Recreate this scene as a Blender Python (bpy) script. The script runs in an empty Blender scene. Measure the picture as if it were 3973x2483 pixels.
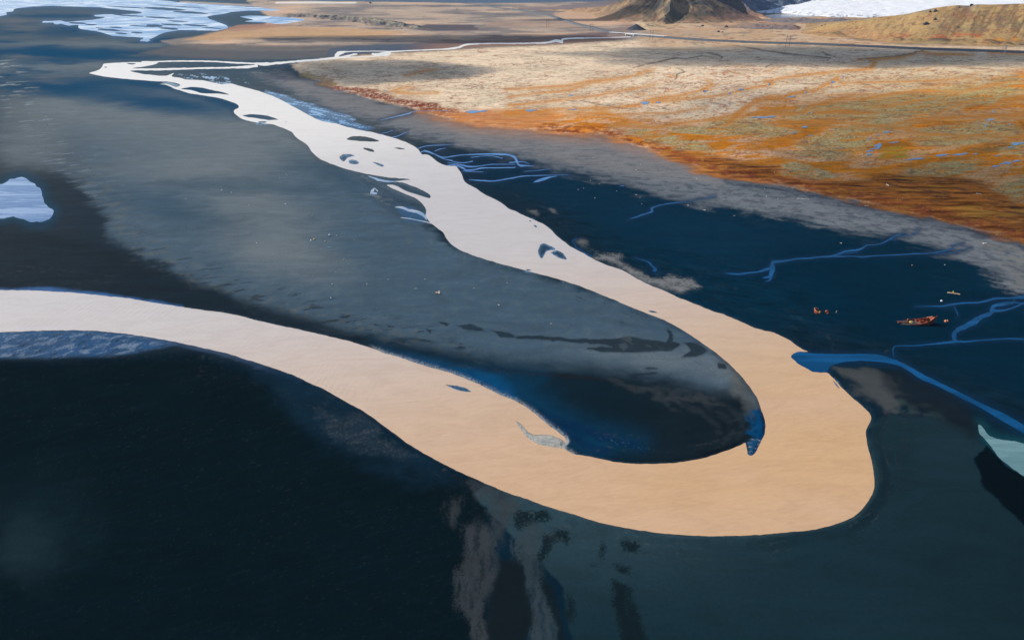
import bpy, bmesh, math, random
import numpy as np
from mathutils import Vector, Matrix
from mathutils.geometry import delaunay_2d_cdt

random.seed(7)
R = math.radians
scene = bpy.context.scene
COL = scene.collection

# ------------------------------------------------------------------ survey frame
# The plan of the delta was surveyed from one aerial photograph: plan points are noted in its
# pixels (3973 x 2483) and laid out on the ground plane here, in metres.
H, F, CU, CV = 120.0, 2650.0, 1986.5, 1241.5
P = R(26.67)
SP, CP = math.sin(P), math.cos(P)

def ray(u, v):
    a = (u - CU) / F
    b = (v - CV) / F
    return np.array([a, CP - SP * b, -SP - CP * b])

def ground(u, v, z=0.0):
    d = ray(u, v)
    t = (z - H) / d[2]
    return Vector((d[0] * t, d[1] * t, z))

def ground_np(u, v):
    a = (u - CU) / F
    b = (v - CV) / F
    t = H / (SP + CP * b)
    return a * t, (CP - SP * b) * t

def survey(x, y, z=0.0):
    zz = z - H
    dep = y * CP - zz * SP
    up = y * SP + zz * CP
    return CU + F * x / dep, CV - F * up / dep

def polar(u, r, v=60.0):
    d = ray(u, v)
    k = r / math.hypot(d[0], d[1])
    return d[0] * k, d[1] * k

def z_at(u, v, r):
    d = ray(u, v)
    return H + d[2] / math.hypot(d[0], d[1]) * r

K = 3973 / 2419.0
def D(*p):
    return [(x * K, y * K) for x, y in p]
X0 = [0, 1000, 2000, 2973]
Y0 = [0, 620, 1240, 1860]
def C(i, j, *p):
    return [(X0[i] + q[0] / 2.42, Y0[j] + q[1] / 2.42) + tuple(w / 2.42 for w in q[2:]) for q in p]
def L7(*p):
    return [(700 + q[0] / 2.42, q[1] / 2.42) + tuple(w / 2.42 for w in q[2:]) for q in p]

# ------------------------------------------------------------------ noise (numpy)
def _hash(ix, iy, seed):
    h = (ix.astype(np.uint32) * np.uint32(374761393) + iy.astype(np.uint32) * np.uint32(668265263)
         + np.uint32((seed * 974634781) & 0xffffffff))
    h = (h ^ (h >> np.uint32(13))) * np.uint32(1274126177)
    return h ^ (h >> np.uint32(16))

def perlin(x, y, seed=0):
    x = np.asarray(x, np.float64); y = np.asarray(y, np.float64)
    xi = np.floor(x); yi = np.floor(y)
    fx = (x - xi).astype(np.float32); fy = (y - yi).astype(np.float32)
    xi = xi.astype(np.int64); yi = yi.astype(np.int64)
    def g(dx, dy):
        a = _hash((xi + dx) & 0xffff, (yi + dy) & 0xffff, seed).astype(np.float32) * np.float32(2 * math.pi / 4294967296.0)
        return np.cos(a) * (fx - dx) + np.sin(a) * (fy - dy)
    sx = fx * fx * fx * (fx * (fx * 6 - 15) + 10)
    sy = fy * fy * fy * (fy * (fy * 6 - 15) + 10)
    n0 = g(0, 0); n0 += sx * (g(1, 0) - n0)
    n1 = g(0, 1); n1 += sx * (g(1, 1) - n1)
    return (n0 + sy * (n1 - n0)) * 1.5

def fbm(x, y, seed=0, octaves=4, gain=0.5, ridged=False):
    s = 0.0; a = 1.0; tot = 0.0
    for o in range(octaves):
        n = perlin(x * 2.0 ** o + 17.3 * o, y * 2.0 ** o - 9.1 * o, seed + o)
        if ridged:
            n = 1 - 2 * np.abs(n)
        s = s + n * a
        tot += a
        a *= gain
    return s / tot

def sstep(e0, e1, x):
    t = np.clip((x - e0) / (e1 - e0), 0, 1)
    return t * t * (3 - 2 * t)

# ------------------------------------------------------------------ polygon distance fields
class Field:
    T = 110.0
    def __init__(self, u, v):
        self.u = u.astype(np.float32); self.v = v.astype(np.float32); self.n = len(u)
        tu = np.floor(u / self.T).astype(np.int64); tv = np.floor(v / self.T).astype(np.int64)
        key = (tu + 200) * 1000 + (tv + 200)
        order = np.argsort(key, kind='stable')
        k = key[order]
        cut = np.flatnonzero(np.diff(k)) + 1
        starts = np.concatenate([[0], cut]); ends = np.concatenate([cut, [len(k)]])
        self.tiles = []
        for s, e in zip(starts, ends):
            kk = k[s]
            self.tiles.append(((kk // 1000 - 200) * self.T, (kk % 1000 - 200) * self.T, order[s:e]))

    def segs(self, poly, closed=True):
        p = np.array([q[:2] for q in poly], np.float32)
        q = np.roll(p, -1, 0) if closed else p[1:]
        p = p if closed else p[:-1]
        return p, q

    def sdf(self, poly, maxd):
        """signed distance in survey pixels, negative inside, clamped at maxd"""
        p, q = self.segs(poly)
        out = np.full(self.n, maxd, np.float32)
        x0, y0 = np.minimum(p, q).min(0) - maxd; x1, y1 = np.maximum(p, q).max(0) + maxd
        sx0 = np.minimum(p[:, 0], q[:, 0]); sx1 = np.maximum(p[:, 0], q[:, 0])
        sy0 = np.minimum(p[:, 1], q[:, 1]); sy1 = np.maximum(p[:, 1], q[:, 1])
        for tx, ty, idx in self.tiles:
            if tx > x1 or ty > y1 or tx + self.T < x0 or ty + self.T < y0:
                continue
            U = self.u[idx][:, None]; V = self.v[idx][:, None]
            m = (sx0 <= tx + self.T + maxd) & (sx1 >= tx - maxd) & (sy0 <= ty + self.T + maxd) & (sy1 >= ty - maxd)
            if m.any():
                d = self._dist(U, V, p[m], q[m], maxd)
            else:
                d = np.full(len(idx), maxd, np.float32)
            m = (sy0 <= ty + self.T) & (sy1 >= ty) & (sx1 >= tx)
            if m.any():
                a = p[m]; b = q[m]
                c = ((a[:, 1] > V) != (b[:, 1] > V)) & (U < (b[:, 0] - a[:, 0]) * (V - a[:, 1]) / (b[:, 1] - a[:, 1] + 1e-9) + a[:, 0])
                ins = c.sum(1) % 2 == 1
                d = np.where(ins, -d, d)
            out[idx] = d
        return out

    def _dist(self, U, V, a, b, maxd):
        dx = b[:, 0] - a[:, 0]; dy = b[:, 1] - a[:, 1]
        t = np.clip(((U - a[:, 0]) * dx + (V - a[:, 1]) * dy) / (dx * dx + dy * dy + 1e-9), 0, 1)
        e = (U - a[:, 0] - t * dx) ** 2 + (V - a[:, 1] - t * dy) ** 2
        return np.minimum(np.sqrt(e.min(1)), maxd)

    def line(self, pts, maxd):
        """distance to a polyline minus its half width (third value of each point, optional)"""
        p, q = self.segs(pts, False)
        w = np.array([(r[2] if len(r) > 2 else 0.0) for r in pts], np.float32) * 0.5
        out = np.full(self.n, maxd, np.float32)
        M = maxd + w.max()
        sx0 = np.minimum(p[:, 0], q[:, 0]); sx1 = np.maximum(p[:, 0], q[:, 0])
        sy0 = np.minimum(p[:, 1], q[:, 1]); sy1 = np.maximum(p[:, 1], q[:, 1])
        for tx, ty, idx in self.tiles:
            m = (sx0 <= tx + self.T + M) & (sx1 >= tx - M) & (sy0 <= ty + self.T + M) & (sy1 >= ty - M)
            if not m.any():
                continue
            a = p[m]; b = q[m]; wa = w[:-1][m]; wb = w[1:][m]
            U = self.u[idx][:, None]; V = self.v[idx][:, None]
            dx = b[:, 0] - a[:, 0]; dy = b[:, 1] - a[:, 1]
            t = np.clip(((U - a[:, 0]) * dx + (V - a[:, 1]) * dy) / (dx * dx + dy * dy + 1e-9), 0, 1)
            e = np.sqrt((U - a[:, 0] - t * dx) ** 2 + (V - a[:, 1] - t * dy) ** 2) - (wa + t * (wb - wa))
            out[idx] = np.minimum(e.min(1), maxd)
        return out

    def ell(self, cx, cy, rx, ry, deg=0.0):
        """normalised radius of an ellipse"""
        c, s = math.cos(R(deg)), math.sin(R(deg))
        x = self.u - cx; y = self.v - cy
        return np.sqrt(((x * c + y * s) / rx) ** 2 + ((-x * s + y * c) / ry) ** 2)

# ------------------------------------------------------------------ plan: river
RIVER = (
    C(0,0,(828,690),(880,675),(945,652),(952,632),(975,620),(960,605),(1000,597),(1180,588),(1400,586),(1500,591),(1440,612),(1330,632),
      (1200,648),(1215,672),(1290,686),(1350,700),(1430,706),(1500,715),(1560,716),(1630,688),(1640,692),(1600,716),(1640,728),(1700,735),(1740,750),(1860,753),
      (1950,765),(2010,780),(2080,795),(2170,785),(2250,810))
    + C(1,0,(0,855),(70,880),(130,900),(230,945),(310,990),(420,1050),(490,1090),(540,1115),(600,1140),(690,1155),(750,1165),(820,1190),
      (920,1215),(1060,1240),(1200,1275),(1300,1305),(1400,1340),(1460,1370),(1500,1395),(1525,1425),(1530,1455),(1590,1450),(1640,1480))
    + C(1,1,(1660,0),(1700,30),(1770,60),(1870,58),(1880,90),(1905,115),(1925,160),(1930,195),(1960,225),(2010,250),(2060,275),(2090,305),
      (2180,350),(2260,390),(2320,430),(2350,460))
    + C(2,1,(0,485),(80,525),(150,555),(230,590),(280,615),(330,655),(370,700),(420,745),(470,780),(520,820),(570,845),(640,880),(690,910),
      (740,940),(830,980),(920,1010),(1000,1035),(1060,1070),(1120,1105),(1200,1150),(1290,1190),(1400,1230),(1520,1290),(1650,1340),
      (1770,1390),(1870,1430),(1950,1450))
    + C(2,2,(2070,0),(2170,45),(2220,70),(2300,95))
    + C(3,2,(0,108),(65,120),(130,150),(220,195),(280,240),(330,275),(400,305),(300,300),(250,320),(222,350),(260,375),(290,410),(320,430),
      (380,460),(440,495),(570,498),(600,520),(640,560),(700,630),(760,690),(830,750),(900,810),(960,870),(985,905),(985,945),(960,985),
      (940,1030),(935,1090),(950,1180),(975,1270),(1000,1370),(1010,1450))
    + C(3,3,(1015,0),(1015,70),(995,140),(960,200),(920,255),(880,300),(820,350),(720,395),(600,435),(480,465),(380,480),(200,493),(0,513))
    + C(2,3,(2300,518),(2100,527),(1830,532),(1640,525),(1400,508),(1150,475),(900,430),(720,385),(560,330),(400,285),(250,240),(130,190),(0,150))
    + C(1,3,(2330,120),(2230,75),(2130,35))
    + C(1,2,(2055,1500),(1950,1455),(1800,1385),(1660,1310),(1500,1220),(1400,1160),(1300,1080),(1200,1010),(1080,920),(980,850),(860,790),
      (720,710),(600,640),(470,590),(420,560),(330,520),(200,475),(100,440),(0,405))
    + C(0,2,(2300,375),(2150,320),(2060,300),(1850,255),(1640,208),(1400,165),(1150,130),(900,105),(700,100),(400,105),(0,118),(-700,160),(-2200,240))
    + C(0,1,(-2200,1290),(-700,1235),(0,1225),(250,1228),(450,1235),(700,1250),(950,1275),(1200,1300),(1400,1335),(1600,1365),(1850,1405),(2100,1435),(2300,1475))
    + C(1,2,(0,10),(150,45),(350,85),(550,130),(720,170),(850,200),(960,235),(1050,262),(1120,285),(1200,320),(1300,345),(1420,385),(1550,430),
      (1700,470),(1820,505),(1950,555),(2060,600),(2150,645),(2230,685),(2330,730))
    + C(2,2,(0,765),(100,820),(180,880),(230,920),(300,985),(380,1040),(470,1110),(480,1150),(440,1180),(460,1215),(500,1240),(560,1265),
      (700,1285),(850,1320),(960,1340),(1100,1352),(1280,1355),(1500,1345),(1700,1315),(1850,1275),(2000,1225),(2100,1185),(2160,1150),
      (2170,1200),(2180,1275),(2220,1280),(2260,1240),(2300,1150),(2340,1080),(2350,990),(2335,920),(2310,850),(2290,790),(2260,720),
      (2200,630),(2110,520),(2000,410),(1880,310),(1750,220),(1620,130),(1500,60))
    + C(2,1,(1385,1500),(1250,1450),(1100,1390),(950,1325),(800,1265),(600,1185),(430,1130),(300,1095),(150,1055))
    + C(1,1,(2420,1015),(2250,970),(2050,910),(1900,850),(1820,800),(1775,745),(1745,685),(1700,650),(1640,610),(1600,570),(1570,530),(1585,470),
      (1560,430),(1530,395),(1480,360),(1400,330),(1330,300),(1250,265),(1205,238),(1260,235),(1310,250),(1390,295),(1500,330),(1610,365),(1635,350),(1600,315),(1500,265),
      (1350,215),(1280,203),(1440,188),(1420,182),(1250,170),(1100,150),(950,120),(800,80),(650,25))
    + C(1,0,(590,1500),(540,1460),(500,1415),(470,1365),(400,1320),(350,1285),(325,1240),(250,1210),(150,1170),(0,1155))
    + C(0,0,(2330,1138),(2260,1115),(2215,1080),(2190,1055),(2200,1030),(2250,1015),(2240,990),(2190,965),(2100,935),(2000,912),(1880,895),
      (1760,875),(1690,850),(1630,835),(1590,810),(1545,797),(1490,791),(1560,790),(1620,810),(1650,825),(1700,802),(1680,790),(1600,770),
      (1450,765),(1250,750),(1130,740),(1000,725),(920,710)))
ISLANDS = [
    C(0,0,(1690,840),(1790,818),(1890,825),(2000,850),(2100,870),(2160,893),(2050,882),(1900,880),(1800,850)),
    C(0,0,(1180,594),(1285,598),(1250,610),(1215,608)),
    C(0,0,(970,632),(1000,628),(1015,638),(985,641)),
    C(0,0,(2270,1085),(2350,1075),(2420,1078)) + C(1,0,(100,1090),(200,1125),(100,1132),(0,1114)) + C(0,0,(2330,1103)),
    C(1,0,(0,1143),(60,1140),(95,1150),(60,1160),(0,1156)),
    C(1,0,(240,1142),(290,1146),(270,1149)),
    C(1,0,(825,1310),(880,1282),(960,1280),(1060,1295),(1145,1325),(1100,1335),(960,1328),(860,1318)),
    C(1,0,(985,1388),(1040,1395),(1085,1408),(1100,1430),(1050,1425),(1000,1408)),
    C(1,0,(1270,1392),(1330,1387),(1390,1405),(1340,1405)),
    C(1,0,(760,1475),(800,1450),(870,1450),(915,1468),(845,1482),(825,1505),(805,1525),(775,1500)),
    C(1,1,(850,10),(880,0),(930,8),(955,35),(930,45),(860,40)),
    C(1,1,(1070,22),(1130,30),(1190,55),(1170,72),(1130,50)),
    C(2,1,(210,850),(235,790),(270,785),(370,830),(380,850),(330,850),(290,860),(275,890),(245,935),(220,900)),
    C(2,1,(325,870),(390,850),(450,880),(490,940),(420,930),(360,895)),
    C(2,1,(90,1030),(130,1030),(155,1043),(110,1045)),
    C(2,1,(120,568),(150,570),(158,588),(135,585)), C(2,1,(165,612),(200,622),(208,640),(180,635)),
    C(2,1,(1240,1415),(1290,1420),(1340,1438),(1280,1438)),
    C(1,2,(1760,612),(1880,622),(1960,645),(2010,680),(1950,680),(1850,655)),
    C(3,2,(620,565),(660,600),(695,655),(660,625)),
    C(2,2,(0,945),(60,985),(120,1060),(180,1085),(260,1078),(350,1090),(440,1130),(476,1160),(440,1180),(455,1212),(330,1195),(200,1165),(110,1105),(50,1030)),
]
BRANCHES = [
    C(0,0,(1330,586,14),(1500,582,12),(1650,577,12),(1900,578,13),(2050,582,13),(2200,592,14),(2420,600,16)),
    C(0,0,(1195,657,26),(1300,655,18),(1480,655,20),(1800,646,16),(2100,640,16),(2300,632,22),(2420,618,26)),
    C(1,0,(-5,600,16),(60,606,30),(200,595,20),(400,577,18),(560,566,18),(700,550,18),(745,540,24)),
    C(1,0,(740,548,20),(735,525,36),(760,508,40),(800,495,24),(840,489,10),(920,486,8),(1040,484,6),(1180,484,8),(1235,487,12)),
    C(1,0,(745,545,18),(840,530,18),(900,514,16),(935,512,8)), C(1,0,(780,540,20),(900,540,10),(1060,533,10),(1170,526,12),(1225,515,20),(1240,492,26)),
    C(1,0,(1070,508,14),(1110,515,26),(1180,505,24),(1235,495,20)),
    C(1,0,(1235,490,14),(1420,479,10),(1640,470,10),(1800,461,14),(1890,448,20),(1930,430,18),(2000,418,14),(2200,411,10),(2420,411,10)),
    C(2,0,(-5,410,10),(200,408,12),(310,402,18),(380,385,26),(440,395,26),(440,372,16),(540,363,12),(800,358,7),(1000,352,7),(1080,350,10)),
]
# ------------------------------------------------------------------ plan: clear streams over the black sand
STREAM_MOUTH = C(3,2,(222,350),(250,320),(300,299),(330,296),(410,318),(700,325),(960,322),(1080,335),(1200,370),(1350,440),(1480,520),(1650,600),
    (1850,700),(2050,800),(2250,890),(2420,990),(2600,1085),(2600,1165),(2420,1065),(2300,1000),(2150,910),(2000,820),(1800,720),(1600,620),
    (1450,560),(1350,490),(1250,430),(1100,400),(900,385),(720,398),(600,435),(570,497),(440,494),(380,460),(320,430),(290,409),(260,374))
STREAMS = {
 'braided_stream': [
    C(3,1,(1390,1380,6),(1500,1376,12),(1650,1375,22),(1750,1358,26),(1870,1345,18),(2000,1340,25),(2150,1305,30),(2280,1300,20),(2420,1290,45),(2600,1270,50)),
    C(3,1,(2600,1340,50),(2420,1350,25),(2290,1340,14),(2130,1380,50),(2110,1440,55),(2020,1475,60)) + C(3,2,(1960,15,90),(1890,55,70),(1800,95,60),(1762,150,60),(1780,207,48)),
    C(3,1,(2420,1350,14),(2250,1410,22),(2130,1420,40)), C(3,1,(2320,1300,10),(2330,1340,12),(2250,1362,12),(2150,1372,20)),
    C(3,1,(1760,1370,6),(1790,1430,10),(1800,1470,10)),
    C(3,2,(2600,200,30),(2420,186,24),(2300,180,20),(2200,183,18),(2000,196,18),(1880,208,22),(1780,207,34),(1600,226,22),(1400,245,15),(1250,246,14),(1200,256,16),(1188,300,12),(1200,352,8))],
 'forked_stream': [
    C(2,1,(1970,1065,4),(2030,1072,20),(2100,1075,26),(2200,1062,22),(2300,1048,20),(2400,1010,45)) + C(3,1,(60,965,40),(180,950,25),(300,930,18),(400,926,22),(500,914,18),(600,908,26),(680,885,20),(740,862,18),(880,842,24),(950,802,16),(1020,800,12),(1100,780,16),(1160,745,20),(1230,708,14),(1300,690,6)),
    C(2,1,(2410,960,10),(2420,1010,50),(2405,1060,60),(2380,1100,36),(2320,1108,8)), C(2,1,(2410,1060,40),(2390,1130,20),(2345,1143,6)),
    C(3,1,(600,908,20),(700,910,16),(800,905,10),(900,915,18),(1000,903,14),(1100,900,12),(1300,890,12),(1400,882,14),(1500,882,12),(1620,865,14),(1700,850,18),(1745,835,16),(1745,810,14),(1790,792,8),(1840,780,5)),
    C(3,1,(1580,882,6),(1700,880,8),(1780,868,10),(1850,846,8),(1922,824,4)),
    C(3,1,(1220,712,10),(1290,720,8),(1360,708,10),(1400,685,10),(1425,668,6)), C(3,1,(1160,752,6),(1200,750,8),(1212,770,4)),
    C(3,1,(660,900,8),(760,880,6),(860,868,4))],
 'hooked_stream': [C(2,1,(1055,559,3),(1100,550,12),(1150,535,18),(1200,515,18),(1245,502,24),(1285,485,30),(1278,460,28),(1310,442,20),(1370,425,12),(1450,412,13),(1550,400,12),(1650,387,7),(1760,370,3),(1810,357,6),(1830,350,14),(1885,343,5))],
 'short_stream': [C(2,1,(1115,921,5),(1170,935,7),(1220,950,12),(1260,968,18),(1270,985,20),(1300,1010,24),(1315,1030,50),(1295,1050,30))],
 'bank_stream': [C(2,1,(580,740,4),(545,755,10),(535,780,10),(560,800,9),(570,825,9),(640,865,9),(680,890,16),(715,907,14),(690,915,30))],
 'side_stream': [
    C(1,1,(1980,188,6),(2060,194,14),(2200,202,14),(2300,190,16),(2420,168,14)) + C(2,1,(60,157,10),(150,152,8),(300,147,8),(490,144,5)),
    C(2,1,(170,212,8),(210,200,30),(270,180,34),(330,165,12),(390,155,4)), C(2,1,(80,112,4),(200,103,6),(330,88,4)),
    C(2,1,(980,248,6),(1020,246,8))],
 'delta_stream': [
    C(1,1,(1780,56,14),(1850,52,14),(1930,80,24),(1960,100,24),(2040,95,18),(2100,80,12),(2250,78,10),(2420,74,10)),
    C(1,1,(1780,30,8),(1860,40,12),(1980,65,22),(2080,62,12),(2200,45,9),(2420,46,8)),
    C(1,1,(1800,5,8),(1860,25,12),(1940,30,10),(2020,15,8)), C(1,1,(1925,108,8),(1990,112,8),(2120,117,6)),
    C(1,0,(1530,1440,10),(1560,1420,10),(1660,1450,12),(1740,1480,14),(1900,1460,10),(2100,1450,16),(2260,1450,22),(2400,1470,26)) + C(2,1,(30,50,30),(100,58,16),(170,62,4)),
    C(1,0,(1505,1398,10),(1560,1378,9),(1640,1368,8),(1740,1365,6),(1830,1356,4)), C(1,0,(1660,1422,6),(1700,1405,9),(1770,1392,4)),
    C(1,0,(1560,1412,6),(1620,1430,8),(1740,1492,10)) + C(1,1,(1830,10,10)),
    C(2,1,(-60,30,16),(60,20,10),(130,40,6)), C(1,0,(2000,1480,8),(2180,1465,8),(2300,1490,10))],
 'thin_stream': [C(1,0,(1150,1131,3),(1220,1115,8),(1300,1096,10),(1370,1080,14),(1430,1065,16),(1460,1050,6),(1560,1046,4),(1800,1043,3))],
 'margin_stream': [C(1,0,(1260,1290,5),(1310,1282,9),(1370,1255,8),(1410,1242,4)), C(1,0,(1150,1255,4),(1210,1248,7),(1270,1225,4))],
 'flood_channel': [
    C(1,1,(1035,152,5),(1080,170,18),(1130,188,28),(1190,202,26),(1260,206,16),(1300,206,10)),
    C(1,1,(1055,330,4),(1075,300,36),(1085,280,30),(1100,272,14),(1128,300,12)), C(1,1,(1075,315,40),(1120,320,20)),
    C(1,1,(1290,448,6),(1350,450,30),(1420,475,34),(1490,490,36),(1550,515,40),(1590,560,26)),
    C(1,1,(1340,545,6),(1400,550,12),(1480,565,9),(1560,580,12),(1630,600,10))],
}
PONDS = [  # small pools in the marsh: crop, centre, half width, half height
 (3,0,30,795,10,12),(3,0,625,775,20,12),(3,0,370,870,16,6),(3,0,240,910,45,5),(3,0,360,1195,30,8),(3,0,255,1253,25,4),
 (3,0,415,1275,22,4),(3,0,1130,1245,35,7),(3,0,1050,1272,12,7),(3,0,975,1300,14,5),(3,0,1200,1340,50,5),(3,0,1050,1370,35,18),(3,0,1020,1400,50,6),
 (3,0,970,1423,38,7),(3,0,968,1455,25,10),(3,0,1650,1460,65,9),(3,0,1820,1452,75,8),(3,0,1960,1450,30,4),(3,0,1390,1497,95,7),(3,0,2100,1130,40,8),
 (3,0,2170,1465,25,4),(3,0,2360,1352,60,12),(3,0,2290,1385,30,5),(3,0,425,1062,12,6),(3,0,720,725,8,8),(3,0,2290,1170,9,8),(3,0,2130,1052,14,6),
 (2,0,150,1040,60,8),(2,0,540,1030,50,4),(2,0,1215,970,40,14),(2,0,1340,965,25,8),(2,0,520,900,20,6),(2,0,2120,845,25,8),(2,0,1780,860,25,8),
 (2,0,2010,880,12,9),(2,0,2330,1103,120,8),(2,0,1590,1360,12,5),(3,1,2250,35,60,10),(3,1,2150,65,40,8),(3,1,2350,15,40,8),(1,0,2050,1050,100,12),
 (3,0,2060,1180,10,12),(3,0,940,578,22,5)]
LAGOON_OUT = [(-200,-12),(90,-12),(560,-6),(700,11),(840,20),(1000,30),(1100,40),(1060,44),(960,43),(900,47),(870,55),(830,60),(800,66),(812,75),(840,85),(880,100),
    (888,110),(840,120),(700,118),(650,125),(610,138),(592,150),(575,155),(588,158),(570,164),(540,160),(560,148),(500,144),(430,140),(400,128),(355,120),(310,113),(300,105),(310,100),
    (290,98),(268,101),(255,98),(232,92),(228,97),(205,94),(212,89),(160,90),(165,84),(190,83),(240,81),(255,87),(320,82),(365,78),(400,72),(412,67),(370,65),(360,60),(400,57),(470,58),
    (540,54),(556,49),(520,44),(440,36),(390,30),(290,27),(200,24),(130,27),(60,34),(48,40),(56,45),(20,50),(30,58),(0,64),(-200,80)]
LAGOON_ARM = L7((550,160),(650,150),(760,152),(900,160),(1100,172),(1180,188),(1110,205),(1000,222),(980,232),(890,228),(800,215),(690,212),(600,205),(690,190))
LAKE_LEFT = C(0,1,(-900,330),(-300,300),(0,235),(100,190),(180,165),(235,168),(280,200),(320,230),(370,260),(390,310),(400,360),(430,420),(470,450),(500,480),(490,540),(420,575),(360,590),(280,580),(200,550),(100,540),(0,550),(-300,600),(-900,640))
LAKE_RIGHT = C(3,2,(1985,985),(2000,978),(2040,1020),(2075,1070),(2100,1095),(2180,1125),(2250,1130),(2330,1140),(2420,1165),(2700,1230),(2700,1640),(2420,1470),(2300,1390),(2180,1290),(2130,1220),(2060,1130),(2000,1070))
OUTWASH_POOL = [(3104,82),(3150,81.5),(3206,83),(3190,88),(3170,92),(3130,90)]
OUTWASH_LAKE = [(2890,74),(2973,62),(3100,55),(3250,51),(3400,51),(3640,52),(3640,75),(3420,68),(3360,60),(3200,64),(3060,70),(2960,76)]
ROAD = C(3,0,(3000,505),(2420,481),(2000,466),(1500,452),(1200,436),(800,420),(400,403),(0,394)) + C(2,0,(2100,384),(1800,371),(1560,355),(1350,340),(1215,326),(1080,313),(920,298),(850,288),(760,262),(700,248),(600,226),(450,183),(330,142),(200,121),(60,97)) + [(2000,36),(1930,30),(1860,17),(1780,11),(1640,7)]

# ------------------------------------------------------------------ materials
def new_mat(name):
    m = bpy.data.materials.new(name)
    m.use_nodes = True
    nt = m.node_tree
    for n in list(nt.nodes):
        if n.type != 'OUTPUT_MATERIAL':
            nt.nodes.remove(n)
    out = [n for n in nt.nodes if n.type == 'OUTPUT_MATERIAL'][0]
    b = nt.nodes.new('ShaderNodeBsdfPrincipled')
    nt.links.new(b.outputs[0], out.inputs[0])
    return m, nt, b

def nd(nt, t, **kw):
    n = nt.nodes.new(t)
    for k, v in kw.items():
        setattr(n, k, v)
    return n

def setin(n, **kw):
    for k, v in kw.items():
        n.inputs[k.replace('_', ' ')].default_value = v
    return n

def math_(nt, op, a, b=None, c=None, clamp=False):
    n = nd(nt, 'ShaderNodeMath', operation=op, use_clamp=clamp)
    for i, s in enumerate((a, b, c)):
        if s is None:
            continue
        if isinstance(s, (int, float)):
            n.inputs[i].default_value = s
        else:
            nt.links.new(s, n.inputs[i])
    return n.outputs[0]

def maprange(nt, val, a, b, c=0.0, d=1.0):
    n = nd(nt, 'ShaderNodeMapRange', interpolation_type='SMOOTHSTEP')
    nt.links.new(val, n.inputs[0])
    for i, x in enumerate((a, b, c, d)):
        n.inputs[i + 1].default_value = x
    return n.outputs[0]

def mix(nt, fac, a, b, mode='MIX'):
    n = nd(nt, 'ShaderNodeMix', data_type='RGBA', blend_type=mode)
    if isinstance(fac, (int, float)):
        n.inputs[0].default_value = fac
    else:
        nt.links.new(fac, n.inputs[0])
    for i, s in ((6, a), (7, b)):
        if isinstance(s, tuple):
            n.inputs[i].default_value = (*s, 1)
        else:
            nt.links.new(s, n.inputs[i])
    return n.outputs[2]

def noise(nt, vec, scale, detail=4.0, rough=0.5, dist=0.0):
    n = nd(nt, 'ShaderNodeTexNoise')
    n.inputs['Scale'].default_value = scale
    n.inputs['Detail'].default_value = detail
    n.inputs['Roughness'].default_value = rough
    n.inputs['Distortion'].default_value = dist
    if vec is not None:
        nt.links.new(vec, n.inputs['Vector'])
    return n.outputs[0]

def mapping(nt, vec, rot=(0, 0, 0), scale=(1, 1, 1)):
    n = nd(nt, 'ShaderNodeMapping')
    n.inputs['Rotation'].default_value = rot
    n.inputs['Scale'].default_value = scale
    nt.links.new(vec, n.inputs['Vector'])
    return n.outputs[0]

def bump(nt, h, strength, dist, b):
    n = nd(nt, 'ShaderNodeBump')
    n.inputs['Strength'].default_value = strength
    n.inputs['Distance'].default_value = dist
    nt.links.new(h, n.inputs['Height'])
    nt.links.new(n.outputs[0], b.inputs['Normal'])
    return n

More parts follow.
